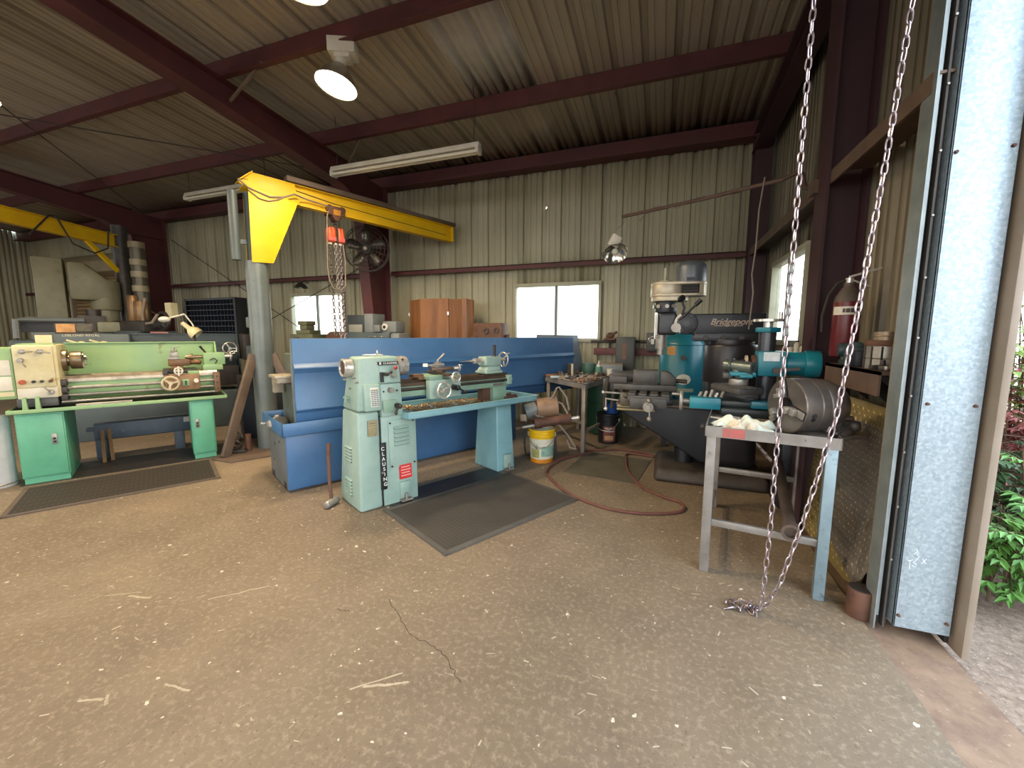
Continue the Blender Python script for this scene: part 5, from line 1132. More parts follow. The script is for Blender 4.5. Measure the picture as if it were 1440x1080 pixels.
run([(-.01, .02, .03), (-.005, .01, .15), (0, 0, .5), (0, 0, 3.1)], a0=.9)
rg = random.Random(5); pp = []
for k in range(26):
    u = k/25; pp.append((.0-.16*u+rg.uniform(-.02, .02), .03+rg.uniform(-.03, .04), .008+rg.uniform(0, .03)*(1-abs(u-.4))))
run(pp, .043)

# ------------------------------------------------------------------ tread plates, round bar, ledge
tread_m = mat('tread_plate', '#93887a', '#7f7567', 7, .42, .3, 0, '#4a4038', 9, .60)
brass_tread = mat('brassy_tread_plate', '#a3905e', '#8a784c', 7, .45, .3, 0, '#5d5038', 9, .6)
def tread(P0, U, V, poly, m, label, th=.005):
    """diamond tread sheet: outline poly in (u,v) metres on plane P0+uU+vV with raised lozenges"""
    P0 = Vector(P0); U = Vector(U).normalized(); V = Vector(V).normalized(); Nn = U.cross(V).normalized()
    s = B(); A = [s.bm.verts.new(P0+U*u+V*v) for u, v in poly]; C = [s.bm.verts.new(P0+U*u+V*v+Nn*th) for u, v in poly]; n = len(poly)
    s._f(A); s._f(C[::-1])
    for i in range(n): s._f([A[i], A[(i+1) % n], C[(i+1) % n], C[i]])
    def inside(x, y):
        c = False
        for i in range(n):
            (x0, y0), (x1, y1) = poly[i], poly[(i+1) % n]
            if (y0 > y) != (y1 > y) and x < (x1-x0)*(y-y0)/(y1-y0)+x0: c = not c
        return c
    us = [p[0] for p in poly]; vs = [p[1] for p in poly]; st = .033; i = 0; u = min(us)+.02
    while u < max(us):
        v = min(vs)+.02; j = 0
        while v < max(vs):
            if inside(u, v) and inside(u+.014, v) and inside(u-.014, v) and inside(u, v+.014) and inside(u, v-.014):
                d = (.707, .707) if (i+j) % 2 else (.707, -.707); L_, W_ = .015, .0045
                c0 = P0+U*u+V*v; e = (U*d[0]+V*d[1]); q = (U*-d[1]+V*d[0])
                b = [s.bm.verts.new(c0+e*L_+Nn*0), s.bm.verts.new(c0+q*W_), s.bm.verts.new(c0-e*L_), s.bm.verts.new(c0-q*W_)]; tp_ = s.bm.verts.new(c0-Nn*.004)
                for k in range(4): s._f([b[k], b[(k+1) % 4], tp_])
            v += st; j += 1
        u += st; i += 1
    bm = s.bm; me = bpy.data.meshes.new('tread_plate'); bm.to_mesh(me); bm.free(); me.materials.append(m)
    o = bpy.data.objects.new('tread_plate', me); COL.objects.link(o); return tag(o, label, 'metal sheet')
# U along +y (away), V up the lean; normal points to the wall
Vl = Vector((.19, 0, 1.1))
tread((1.045, 2.42, .0), (0, 1, 0), (.105, 0, 1.0), [(0.12, .06), (.30, .01), (1.12, .0), (1.12, .72), (.95, 1.02), (.05, 1.02)], brass_tread, 'brassy diamond tread sheet leaning on the wall behind the darker one')
tread((.985, 2.40, .0), (0, 1, 0), (.172, 0, 1.0), [(-.03, .37), (.045, .165), (.10, .10), (.56, .21), (.92, .72), (.62, .99), (.16, .99), (-.03, .86)], tread_m, 'dark grey diamond tread plate leaning in front of the brassy sheet')
t = thing('round_bar_stub', 'rusty cylinder of solid bar standing on the floor beside the door jamb', 'steel bar', (1.0, 2.39, 0))
B().cyl((0, 0, 0), (0, 0, .145), .056, n=28).done('bar', rust_m, t, bev=.003); B().cyl((0, 0, .1452), (0, 0, .147), .05, n=28).done('cut_face', mat('dark_cut_face', '#4a4240', '#3a3432', 9, .5, .4), t)
led_m = mat('ledge_steel', '#6b5549', '#58463c', 6, .6, .1, 0, '#3d332f', 9, .62)
t = thing('wall_ledge', 'rusty channel ledge along the right wall holding chucks and tools', 'shelf', (0, 0, 0))
B().box(1.02, 1.235, 2.50, 3.20, 1.205, 1.222).box(1.02, 1.03, 2.50, 3.20, 1.10, 1.222).done('shelf_board', led_m, t)
for y in (2.55, 2.85, 3.15): B().prism([(1.03, 1.20), (1.24, 1.20), (1.24, 1.0)], 'y', y, y+.02).done('bracket', dark_m, t)
LG = lambda x, y: (x, y, 1.223)
# fire extinguisher on the post
t = thing('fire_extinguisher', 'red fire extinguisher with white label hanging on the dark post at right', 'fire extinguisher', (1.08, 3.13, 1.27))
b = B().lathe([(0, 0), (.066, 0), (.071, .01), (.071, .33), (.064, .37), (.040, .41), (.028, .43), (0, .43)], (0, 0, 0), (0, 0, 1), 32).done('cylinder', mat('extinguisher_red', '#641c20', '#54181c', 4, .35), t)
B().lathe([(.0715, .335), (.0645, .371), (.041, .411), (.029, .43), (.031, .45), (0, .45)], (0, 0, 0), (0, 0, 1), 32).done('shoulder', mat('dusty_shoulder', '#5d5048', '#4f443d', 6, .6), t)
def lab(nm, d0, d1, z0, z1, m):
    s = B(); cols = []
    for i in range(9):
        a = R(d0+(d1-d0)*i/8); cols.append([s.bm.verts.new((r*math.sin(a), -r*math.cos(a), z)) for r, z in ((.0725, z0), (.0725, z1), (.070, z1), (.070, z0))])
    for A, C in zip(cols, cols[1:]):
        for k in range(4): s._f([A[k], A[(k+1) % 4], C[(k+1) % 4], C[k]])
    s.done(nm, m, b)
lab('label_band', -80, 70, .255, .305, paper_m); lab('label', 20, 55, .19, .235, mat('faded_label', '#a08a80', None, rough=.7)); lab('label_print', -35, 40, .268, .293, mat('label_dark', '#4a3d3a', None, rough=.6))
B().cyl((0, 0, .43), (0, 0, .48), .022).bar((-.01, -.01, .485), (.14, -.03, .53), .018, .012).bar((0, -.01, .47), (.10, -.02, .42), .018, .01).done('valve_handle', brite_m, t); B().tube([(-.02, 0, .465), (-.06, 0, .45), (-.10, .0, .38), (-.125, 0, .25), (-.12, 0, .15)], .009).done('hose', rubber_m, t)
# tools on the ledge
t = thing('drill_press_vise', 'small dark teal vise on the ledge in front of the fire extinguisher', 'vise', LG(1.10, 3.02), 80)
B().box(-.1, .1, -.06, .06, 0, .03).box(-.09, -.05, -.06, .06, .03, .11).done('body', mat('grubby_teal', '#37484a', '#2c3a3c', 6, .5), t, bev=.008); B().cyl((-.06, 0, .09), (.06, 0, .09), .05).cyl((.0, -.08, .09), (.0, .08, .09), .04).done('jaw', MATS['grubby_teal'], t, bev=.006); B().box(-.03, .09, -.05, .05, .03, .055).done('slide', grey_m, t)
o = B().box(-.045, .045, -.035, .035, 0, .09).done('steel_cube', black_m, bev=.004); place(tag(o, 'black steel block standing on the ledge left of the stacked chucks', 'block'), LG(1.085, 2.86))
t = thing('lathe_chuck', 'slotted bright steel chuck at the bottom of the stack on the ledge', 'chuck', LG(1.14, 2.76)); B().lathe([(0, 0), (.085, 0), (.085, .05), (.08, .054), (.085, .058), (.085, .12), (0, .12)], (0, 0, 0), (0, 0, 1), 32).done('body', steel_m, t)
for a in range(0, 360, 30): B().box(.084*math.cos(R(a))-.004, .084*math.cos(R(a))+.004, .084*math.sin(R(a))-.004, .084*math.sin(R(a))+.004, .0, .118).done('slot', dark_m, t)
o = B().cyl((0, 0, 0), (0, 0, .03), .09, n=32).done('backplate', rust_m, bev=.003); place(tag(o, 'rusty flat disc lying on the slotted chuck', 'plate'), (1.14, 2.76, 1.3435))
o = B().cyl((0, 0, 0), (0, 0, .045), .055, n=32).torus((0, 0, .022), (0, 0, 1), .055, .003).done('ring_gauge', mat('pale_ring', '#9d8c78', '#86765f', 9, .4, .5)); place(tag(o, 'pale steel ring on top of the rusty disc', 'ring'), (1.14, 2.76, 1.3745))
for i, (x, y, l, a, m) in enumerate(((1.12, 2.62, .12, 35, steel_m), (1.10, 2.58, .10, -40, dark_m), (1.16, 2.66, .11, 80, rust_m), (1.08, 2.66, .08, 10, dark_m))):
    o = B().bar((-l/2, 0, .012), (l/2, 0, .012), .03, .022).cyl((l*.2, 0, .012), (l*.2, 0, .05), .012).done('clamp_piece', m, bev=.003)
    place(tag(o, ['bright steel clamp piece in the clutter at the near end of the ledge', 'dark clamp piece nearest the door jamb on the ledge', 'rusty clamp piece against the wall in the ledge clutter', 'small dark clamp piece at the front lip of the ledge'][i], 'clamp', 'clamp pieces on the ledge'), LG(x, y), a)
t = thing('c_clamp', 'brown clamp with crossed arms standing among the clutter at the near end of the ledge', 'clamp', LG(1.10, 2.56), 60)
B().bar((-.05, 0, .01), (.04, .01, .13), .022, .016).bar((.05, 0, .0), (.0, 0, .12), .02, .016).done('arms', mat('brown_clamp', '#5e4c3e', '#4a3b30', 9, .6, .2), t, bev=.003); B().cyl((-.07, 0, .09), (.08, 0, .12), .007).done('screw', dark_m, t)
place(tag(B().box(-.015, .015, -.04, .04, 0, .4).done('window_slat', mat('pale_slat', '#b8aa90', '#a09278', 9, .7), bev=.002), 'pale wooden slat leaning at the right window beside the grinder', 'wood slat'), (1.1, 3.86, 1.23))
t = thing('window_shelf', 'narrow dark shelf under the right window', 'shelf', (0, 0, 0)); B().box(1.02, 1.23, 3.66, 5.9, 1.20, 1.225).done('shelf_board', dark_m, t)
for y in (3.75, 4.6, 5.6): B().prism([(1.03, 1.20), (1.24, 1.20), (1.24, 1.02)], 'y', y, y+.02).done('bracket', dark_m, t)
for i, (y, h, r) in enumerate(((4.05, .10, .022), (4.2, .13, .026), (4.38, .08, .03))):
    t = thing('spray_bottle', ['nearest small pale bottle on the shelf under the right window', 'tallest pale bottle, middle of three under the right window', 'squat pale bottle farthest along the shelf under the right window'][i], 'bottle', (1.12, y, 1.225), 0, 'bottles under the right window'); B().lathe([(0, 0), (r, 0), (r, h*.75), (r*.4, h*.9), (0, h*.9)], (0, 0, 0), (0, 0, 1), 16).done('body', white_m, t); B().cyl((0, 0, h*.88), (0, 0, h), r*.45, n=12).done('cap', dark_m, t)
# ------------------------------------------------------------------ middle table with clutter
A0 = Vector((-.80, 4.70, 0)); UX = Vector((-.70, .714, 0)); UY = Vector((.20, .98, 0))   # near corner, left edge, right edge
def mt(x, y, z): return tuple(A0+UX*x+UY*y+Vector((0, 0, z)))
t = thing('work_table', 'small steel work table covered with tools beside the end of the blue shield', 'table', (0, 0, 0))
s = B(); P = [(-.80, 4.70), (-.51, 6.12), (-1.20, 5.90), (-1.45, 5.36)]
s.prism(P, 'z', .822, .834).done('tabletop', mat('table2_top', '#6b635b', '#544d46', 8, .55, .3, 0, '#4a423b', 16, .6), t)
for a, b in ((0, 1), (3, 0), (1, 2), (2, 3)): B().bar((*P[a], .80), (*P[b], .80), .01, .055).done('apron', table_m, t)
for x, y in ((.03, .03), (.88, .05), (.03, 1.40), (.66, .80)):
    p = mt(x, y, 0); B().bar(p, (p[0], p[1], .80), .045, .045, (.2, .98, 0)).done('leg', mat('tan_leg', '#8f867b', '#7b7268', 6, .5, .3) if (x, y) == (.03, .03) else MATS['tan_leg'], t, bev=.003)
B().bar(mt(.03, .03, .36), mt(.88, .05, .36), .03, .03).bar(mt(.03, .03, .25), mt(.03, 1.40, .25), .03, .03).done('crossbar', MATS['tan_leg'], t)
rg = random.Random(11); TZ = .8345
kinds = (('wrench', 'steel wrench', 'wrench'), ('steel_rod', 'steel rod', 'rod'), ('end_mill', 'cutting tool', 'cutter'), ('steel_offcut', 'steel offcut', 'metal piece'))
gm = [mat('clutter_pale', '#b5a896', '#9a8d7c', 14, .4, .5), mat('clutter_dark', '#5b5148', '#483f38', 14, .5, .4), mat('clutter_tan', '#97836c', '#806e5a', 14, .5, .3), mat('clutter_rust', '#7a5642', '#664735', 14, .6, .2)]
LAB = {'wrench': 'small open wrench lying in the loose clutter on the work table', 'steel_rod': 'thin steel rod lying in the loose clutter on the work table', 'end_mill': 'short stubby cutter lying in the loose clutter on the work table', 'steel_offcut': 'small square steel offcut lying in the loose clutter on the work table'}
GRP = {'wrench': 'wrenches on the work table', 'steel_rod': 'rods on the work table', 'end_mill': 'cutters on the work table', 'steel_offcut': 'offcuts on the work table'}
cells = [(i, j) for i in range(9) for j in range(9)]; rg.shuffle(cells)
for n_, (i, j) in enumerate(cells+cells[:40]):
    k = kinds[rg.randrange(4)][0]; x = .06+i*.098+rg.uniform(-.02, .02); y = .06+j*.13+rg.uniform(-.03, .03)
    if (x > .6 and y < .3) or x+y*.45 > .98: continue
    s = B(); L_ = rg.uniform(.09, .17)
    if k == 'wrench': s.bar((-L_*.5, 0, .006), (L_*.5, 0, .006), .014, .008).torus((L_*.5+.012, 0, .006), (0, 0, 1), .016, .006, 12, 5).torus((-L_*.5-.01, 0, .006), (0, 0, 1), .013, .005, 12, 5)
    elif k == 'steel_rod': s.cyl((-L_*.6, 0, .009), (L_*.6, 0, .009), .009, n=10)
    elif k == 'end_mill': s.cyl((-.05, 0, .018), (.02, 0, .018), .018, n=12).cyl((.02, 0, .018), (.06, 0, .018), .012, n=6)
    else: s.box(-.04, .04, -.03, .03, 0, .022+.03*rg.random()).cyl((0, 0, .02), (0, 0, .06), .012, n=10)
    o = s.done(k, gm[rg.randrange(4)]); tag(o, LAB[k], dict((a, c) for a, b, c in kinds)[k], GRP[k]); place(o, mt(x, y, TZ), rg.uniform(0, 180))
o = B().box(-.08, .08, -.05, .05, 0, .03).done('tool_tray', mat('orange_brown_box', '#9a6a42', '#815634', 9, .6), bev=.003); place(tag(o, 'orange-brown wooden tray at the left corner of the work table', 'tray'), mt(.86, .12, TZ), 40)
o = B().bar((-.12, 0, .02), (.12, 0, .02), .04, .03).done('wrapped_bar', mat('pale_blue_wrap', '#b9c2c8', '#9da8b0', 9, .6), bev=.006); place(tag(o, 'pale blue-grey bar at the front edge of the work table', 'bar'), mt(.62, .06, TZ), 30)
t = thing('file_holder', 'dark and cream upright pair of blocks standing on the work table', 'block', mt(.62, .42, TZ), 30); B().box(-.05, .0, -.03, .03, 0, .17).done('dark_block', dark_m, t); B().box(.0, .03, -.03, .03, 0, .17).done('cream_block', cream_m, t)
t = thing('oil_can', 'small green and white oil can on the work table', 'can', mt(.28, .95, TZ)); B().cyl((0, 0, 0), (0, 0, .12), .05, n=20).done('can_body', mat('can_green', '#5f8a76', '#4f7866', 5, .4), t); B().cyl((0, 0, .12), (0, 0, .15), .03).cyl((0, 0, .15), (0, 0, .2), .012).done('spout', white_m, t)
t = thing('toolbox', 'grey box with tools on its lid near the back of the work table', 'box', mt(.12, 1.18, TZ), 5); B().box(-.18, .16, -.1, .1, 0, .15).done('body', grey_m, t, bev=.006); B().box(-.18, .16, -.1, .1, .15, .165).done('lid', mat('tan_lid', '#8a7a66', '#756654', 6, .6), t)
t = thing('paper_cup', 'white cup on the work table beside the grey box', 'cup', mt(-.02+.06, .98, TZ)); B().lathe([(0, 0), (.035, 0), (.045, .1), (.042, .1), (.033, .005), (0, .005)], (0, 0, 0), (0, 0, 1), 20).done('cup', white_m, t); B().torus((0, 0, .1), (0, 0, 1), .044, .004).done('rim', white_m, t)
o = B().lathe([(0, 0), (.09, 0), (.10, .05), (.1, .14), (.09, .16), (0, .16)], (0, 0, 0), (0, 0, 1), 24).done('green_tub', mat('tub_green', '#3e5f50', '#344f44', 5, .5)); place(tag(o, 'dark green tub on the work table in front of the shield end', 'tub'), mt(.46, .86, TZ))

# ------------------------------------------------------------------ buckets and can
def bucket(loc, label, body, band, foot, rz=0, h=.37, r=.145):
    t = thing('bucket', label, 'bucket', loc, rz)
    b = B().lathe([(0, .004), (r*.86, 0), (r*.87, .006), (r*.98, h), (r*.95, h), (r*.84, .02), (0, .02)], (0, 0, 0), (0, 0, 1), 40).done('body', body, t)
    s = B()
    for z in (h-.008, h-.04, h-.075): s.torus((0, 0, z), (0, 0, 1), r*.995-.02*(h-z), .008, 40, 8)
    s.lathe([(r*.94, h-.10), (r*.965, h-.10), (r*.99, h), (r*.96, h)], (0, 0, 0), (0, 0, 1), 40, True).done('rim_band', band, t)
    if foot: B().lathe([(r*.85, .0), (r*.872, .0), (r*.885, .045), (r*.87, .045)], (0, 0, 0), (0, 0, 1), 40, True).done('foot_band', foot, t)
    pts = [(r*1.0*math.cos(a), -r*.62*math.sin(a)-.055*math.sin(a)*1.2-.0, h-.06-.13*math.sin(a)) for a in [math.pi*k/14 for k in range(15)]]
    s = B().tube([(p[0]*1.02, p[1]*1.05, p[2]) for p in pts], .0035)
    for q in (-1, 1): s.box(q*r-.012, q*r+.012, -.02, .02, h-.085, h-.04)
    s.done('handle', steel_m, t)
    return t, b
def wrap(par, r0, r1, z0, z1, d0, d1, m, nm='label', h=.37):
    s = B(); cols = []
    def rad(z): return r0+(r1-r0)*z/h
    for i in range(13):
        a = R(d0+(d1-d0)*i/12); cols.append([s.bm.verts.new(((rad(z)+e)*math.sin(a), -(rad(z)+e)*math.cos(a), z)) for z, e in ((z0, .001), (z1, .001), (z1, -.002), (z0, -.002))])
    for A, C in zip(cols, cols[1:]):
        for k in range(4): s._f([A[k], A[(k+1) % 4], C[(k+1) % 4], C[k]])
    return s.done(nm, m, par)
byel = mat('bucket_yellow', '#e3b80e', '#d3a80c', 8, .45)
t, b = bucket((-1.20, 4.31, 0), 'yellow bucket with torn white and green label beside the tail pedestal', mat('bucket_label_white', '#d9d4bf', '#c7c3ae', 9, .55), byel, mat('bucket_foot', '#d98a1c', '#b87418', 8, .5), 12)
wl = wrap(b, .1255, .1425, .075, .19, 2, 80, mat('label_green', '#8fae9b', '#6f9684', 14, .6, 0, 0, '#d3d2c0', 30, .58), 'green_panel'); wrap(b, .1255, .1425, .06, .16, -50, -8, mat('label_olive', '#a3a15e', '#86894f', 14, .6), 'olive_panel'); wrap(b, .1255, .1425, .15, .22, -38, -16, mat('label_smudge', '#5a5a50', '#c9c6b4', 18, .6), 'smudge')
t, b = bucket((-.60, 5.38, 0), 'black bucket with dark red label under the right end of the work table', black_m, black_m, None, -12)
wl = wrap(b, .1255, .1425, .03, .235, -8, 62, mat('label_dark_red', '#7d4a3c', '#5d332c', 9, .5), 'label'); wrap(b, .1262, .1432, .16, .175, 0, 55, mat('label_band_grey', '#a7a2a8', None, rough=.5), 'label_band'); wrap(b, .1262, .1432, .05, .11, 0, 50, mat('label_tan', '#9c6f52', '#a88460', 18, .5), 'label_print')
for k, c in enumerate('VALVOLI'): a = R(6+7.4*k); rr_ = .1405; text('label_letter', c, .034, whiteink_m, wl, (rr_*math.sin(a), -rr_*math.cos(a), .205), (R(90), 0, a))
o = B().lathe([(0, 0), (.075, 0), (.078, .01), (.078, .12), (.07, .13), (.03, .14), (.03, .155), (0, .155)], (0, 0, 0), (0, 0, 1), 24).done('blue_can', mat('can_blue', '#1f4f9c', '#183f80', 6, .35)); place(tag(o, 'shiny blue can standing on the lid of the black bucket', 'can'), (-.555, 5.36, .392))
B().cyl((0, 0, .362), (0, 0, .388), .142, n=36).done('bucket_lid', black_m, t)
t = thing('trash_can', 'dark green open drum behind the black bucket', 'drum', (-.72, 5.95, 0)); B().lathe([(0, .01), (.24, .01), (.25, .02), (.25, .70), (.26, .71), (.26, .73), (.24, .73), (.235, .70), (.235, .04), (0, .04)], (0, 0, 0), (0, 0, 1), 36).done('body', mat('drum_green', '#1f5238', '#19442f', 4, .45), t); B().torus((0, 0, .45), (0, 0, 1), .25, .008, 36, 6).done('hoop', MATS['drum_green'], t)
# old motor and grinder heaped on the yellow bucket
t = thing('angle_grinder', 'long rusty hand grinder lying across the top of the yellow bucket', 'grinder', (-1.20, 4.29, .385), 0)
gx = Vector((.90, .38, .12)).normalized()
s = B().cyl(gx*-.02+Vector((0, 0, .05)), gx*.30+Vector((0, 0, .05)), .052, .05, 20).cyl(gx*.28+Vector((0, 0, .05)), gx*.33+Vector((0, 0, .05)), .055, n=20).cyl(gx*-.08+Vector((0, 0, .05)), gx*.0+Vector((0, 0, .05)), .062, n=20).done('motor_body', rust_m, t)
B().cyl(gx*.33+Vector((0, 0, .05)), gx*.40+Vector((0, 0, .05)), .022).ball(gx*.41+Vector((0, 0, .05)), .024).done('end_nut', brite_m, t); B().cyl(Vector((-.02, -.02, .03)), Vector((-.19, -.10, .0)), .018, n=12).done('side_handle', steel_m, t)
t = thing('electric_motor', 'old tan round motor with looped cord piled behind the hand grinder', 'motor', (-1.22, 4.50, .0), 0)
B().bar((-.14, 0, 0), (-.10, 0, .42), .05, .05).bar((.12, .04, 0), (.08, .02, .42), .05, .05).done('stand', dark_m, t)
B().cyl((-.08, -.06, .56), (.14, .03, .58), .115, n=28).done('motor_body', mat('tan_motor', '#9a7c62', '#7d634f', 8, .6, .1), t, bev=.012); B().cyl((-.20, -.12, .52), (-.08, -.06, .56), .085, n=24).done('end_bell', grey_m, t, bev=.01)
B().tube([(.0, -.10, .60), (-.12, -.14, .58), (-.05, -.16, .5), (.10, -.12, .45), (.24, -.06, .46), (.27, -.02, .52), (.2, 0, .62), (.08, -.05, .68), (.0, -.10, .60), (-.1, -.15, .52), (.05, -.18, .44), (.2, -.12, .40), (.28, -.05, .28), (.36, -.04, .16), (.38, -.02, .12), (.30, .0, .12), (.26, .0, .22)], .012).tube([(.08, -.03, .66), (.14, -.01, .80), (.16, .0, .81), (.24, .03, .70), (.28, .02, .55)], .012).done('cord', cord_m, t)
B().tube([(-.17, -.12, .46), (-.20, -.15, .3), (-.19, -.16, .12), (-.18, -.14, .02)], .011).done('power_cord', dark_m, t); B().box(-.25, -.17, -.16, -.11, .42, .50).done('plug', mat('tan_plug', '#b09a84', '#97826d', 9, .6), t, bev=.01)

# ------------------------------------------------------------------ air hose, mats
def spline(pts, n=8):
    P = [Vector(p) for p in pts]; out = []
    for i in range(len(P)-1):
        p0, p1, p2, p3 = P[max(i-1, 0)], P[i], P[i+1], P[min(i+2, len(P)-1)]
        for k in range(n):
            u = k/n; out.append(.5*((2*p1)+(p2-p0)*u+(2*p0-5*p1+4*p2-p3)*u*u+(3*p1-p0-3*p2+p3)*u**3))
    return out+[P[-1]]
hz = .0125
hs = [(.30, 4.00, .155), (.10, 4.02, .10), (-.10, 4.06, hz), (-.30, 4.20, hz), (-.28, 4.52, hz), (-.12, 4.78, hz+.02), (.05, 4.95, hz)]
tag(B().tube(spline([(-.95, 4.98, hz), (-.80, 4.84, hz), (-.42, 5.0, hz), (-.16, 4.98, hz), (-.02, 4.86, hz)], 6), .012).done('hose', hose_m), 'far run of red hose passing behind the table leg towards the mill base', 'hose')
tag(B().tube(spline([(-.02, 4.84, hz), (-.30, 4.86, hz), (-.30, 4.55, hz+.012), (-.25, 4.20, hz), (-.10, 3.80, hz), (.08, 3.63, hz), (.20, 3.56, hz), (.24, 3.45, hz), (.17, 3.33, hz), (-.09, 3.22, hz), (-.37, 3.23, hz), (-.70, 3.42, hz), (-.94, 3.73, hz), (-1.04, 3.95, hz), (-1.00, 4.30, hz+.012), (-.86, 4.58, hz), (-.72, 4.76, hz)], 8), .012).done('air_hose', hose_m), 'red-brown air hose looping over the floor in front of the milling machine', 'hose')
def ribbed_mat(base, c1, c2, sc, st=(1, 1, 1)):
    m = bpy.data.materials.new(base); m.use_nodes = True; nt = m.node_tree; N = nt.nodes; L = nt.links; b = N['Principled BSDF']; b.inputs['Roughness'].default_value = .75
    tc = N.new('ShaderNodeTexCoord'); v = N.new('ShaderNodeTexVoronoi'); v.inputs['Scale'].default_value = sc; v.inputs['Randomness'].default_value = 0; mp = N.new('ShaderNodeMapping'); mp.inputs['Scale'].default_value = st; L.new(tc.outputs['Object'], mp.inputs[0]); L.new(mp.outputs[0], v.inputs['Vector'])
    r = N.new('ShaderNodeValToRGB'); r.color_ramp.elements[0].position = .25; r.color_ramp.elements[1].position = .42; r.color_ramp.elements[0].color = lin(c1); r.color_ramp.elements[1].color = lin(c2); L.new(v.outputs['Distance'], r.inputs[0])
    n = N.new('ShaderNodeTexNoise'); n.inputs['Scale'].default_value = 4; n.inputs['Detail'].default_value = 6; L.new(tc.outputs['Object'], n.inputs['Vector'])
    mx = N.new('ShaderNodeMix'); mx.data_type = 'RGBA'; mx.blend_type = 'MULTIPLY'; mx.inputs['Factor'].default_value = .5; L.new(r.outputs[0], mx.inputs['A']); L.new(n.outputs['Fac'], mx.inputs['B'])
    L.new(mx.outputs['Result'], b.inputs['Base Color'])
    bp = N.new('ShaderNodeBump'); bp.inputs['Strength'].default_value = .8; bp.inputs['Distance'].default_value = .006; L.new(v.outputs['Distance'], bp.inputs['Height']); L.new(bp.outputs[0], b.inputs['Normal'])
    return m
def floor_mat_thing(loc, rz, L_, W_, m, label, border):
    t = thing('floor_mat', label, 'floor mat', loc, rz)
    B().box(.04, L_-.04, .04, W_-.04, .001, .013).done('ribbed_top', m, t)
    B().prism([(0, .001), (L_, .001), (L_-.02, .012), (.02, .012)], 'y', 0, .041).prism([(0, .001), (L_, .001), (L_-.02, .012), (.02, .012)], 'y', W_-.041, W_).prism([(0, .001), (W_, .001), (W_, .0122), (0, .0122)], 'x', .006, .041).prism([(0, .001), (W_, .001), (W_, .0122), (0, .0122)], 'x', L_-.041, L_-.006).done('border', border, t)
    return t
rubm = mat('mat_border_brown', '#55493f', '#5d5045', 8, .8); rubd = mat('mat_border_dark', '#4d4a46', '#56524d', 8, .8)
floor_mat_thing((-1.23, 2.153, 0), 62, 1.36, .90, ribbed_mat('dark_mat_top', '#aaa196', '#47423c', 32), 'dark studded rubber mat on the floor in front of the grey-green lathe', rubd)
floor_mat_thing((-4.66, 1.45, 0), 60.6, 1.39, .80, ribbed_mat('brown_mat_top', '#a08b74', '#2f261e', 30, (1, .3, 1)), 'long brown rubber mat in front of the mint green lathe', rubm)
o = B().box(0, .73, 0, .82, .001, .006).done('floor_mat', mat('olive_mat', '#5a5344', '#4d4739', 4, .8)); place(tag(o, 'thin olive mat lying inside the loop of red hose', 'floor mat'), (-.88, 3.995, 0), -8)
struct(place(B().box(-.6, .6, -.5, .5, -.02, .0018).done('floor_dark_patch', MATS['patch_dark']), (-1.62, 3.15, 0), 62.5))  # second dark rectangle, under and beside the grey-green lathe
bpy.data.objects['floor_dark_patch.001'].scale = (1.0, .75, 1)

# ------------------------------------------------------------------ grey lathe behind the green one
def grey_lathe():
    t = thing('engine_lathe', 'dark slate grey lathe with lettered headstock standing behind the mint green lathe', 'lathe', (-7.05, 2.79, 0), 60)
    B().box(.1, 1.95, .02, .62, 0, .55).done('base', slate_m, t, bev=.02)
    B().box(.02, .75, .0, .5, .55, 1.40).done('headstock', slate_m, t, bev=.03)
    B().box(.75, 1.95, .08, .4, .62, .92).done('bed', dark_m, t, bev=.01)
    sg = B().box(.72, 2.0, .55, .565, .6, 1.40).box(.72, 2.0, .53, .575, 1.392, 1.405).done('splash_guard', slate_m, t)
    B().prism([(.565, .6), (.565, 1.40), (.45, 1.40), (.25, .9), (.25, .6)], 'x', 1.985, 2.0).done('guard_end', slate_m, sg)
    lt = text('headstock_letters', 'LEBLOND REGAL', .040, mat('dull_letters', '#b5b2a4', None), t, (.30, -.004, 1.375), FRONT, .003, sp=1.1)
    pl = B().box(.06, .40, .12, .14, 1.40, 1.53).done('rate_plate', dark_m, t, bev=.003)
    B().box(.075, .24, .113, .121, 1.415, 1.52).done('plate_half', mat('plate_orange', '#b98a55', '#9a6d40', 12, .5), pl); B().box(.255, .385, .113, .121, 1.43, 1.51).done('plate_half', mat('plate_slate', '#3b372f', '#57503f', 20, .5), pl)
    B().box(-.09, .05, -.02, .06, 1.24, 1.38).done('chart_plate', cream_m, t, bev=.003)
    for x, z in ((.30, 1.27), (.50, 1.27)): B().ball((x, -.05, z), .045, (1, .6, .8)).bar((x, -.04, z), (x-.13, -.05, z+.05), .02, .02).done('lever', cream_m, t)
    hw = B().wheel((1.86, .12, 1.18), (-.2, -1, 0), .10, .011, 3).cyl((1.86, .12, 1.18), (1.86, .3, 1.18), .02).done('handwheel', brite_m, t)
    B().box(1.55, 1.8, .2, .42, .95, 1.22).done('tailstock', slate_m, t, bev=.02)
    B().box(2.02, 2.12, .0, .5, 1.0, 1.40).done('end_cover', dark_m, t, bev=.01)
    B().box(.95, 1.15, .50, .55, 1.405, 1.43).done('pink_box', mat('pink_box', '#a5706c', '#8f5f5c', 9, .6), t)
    return t
grey_lathe()
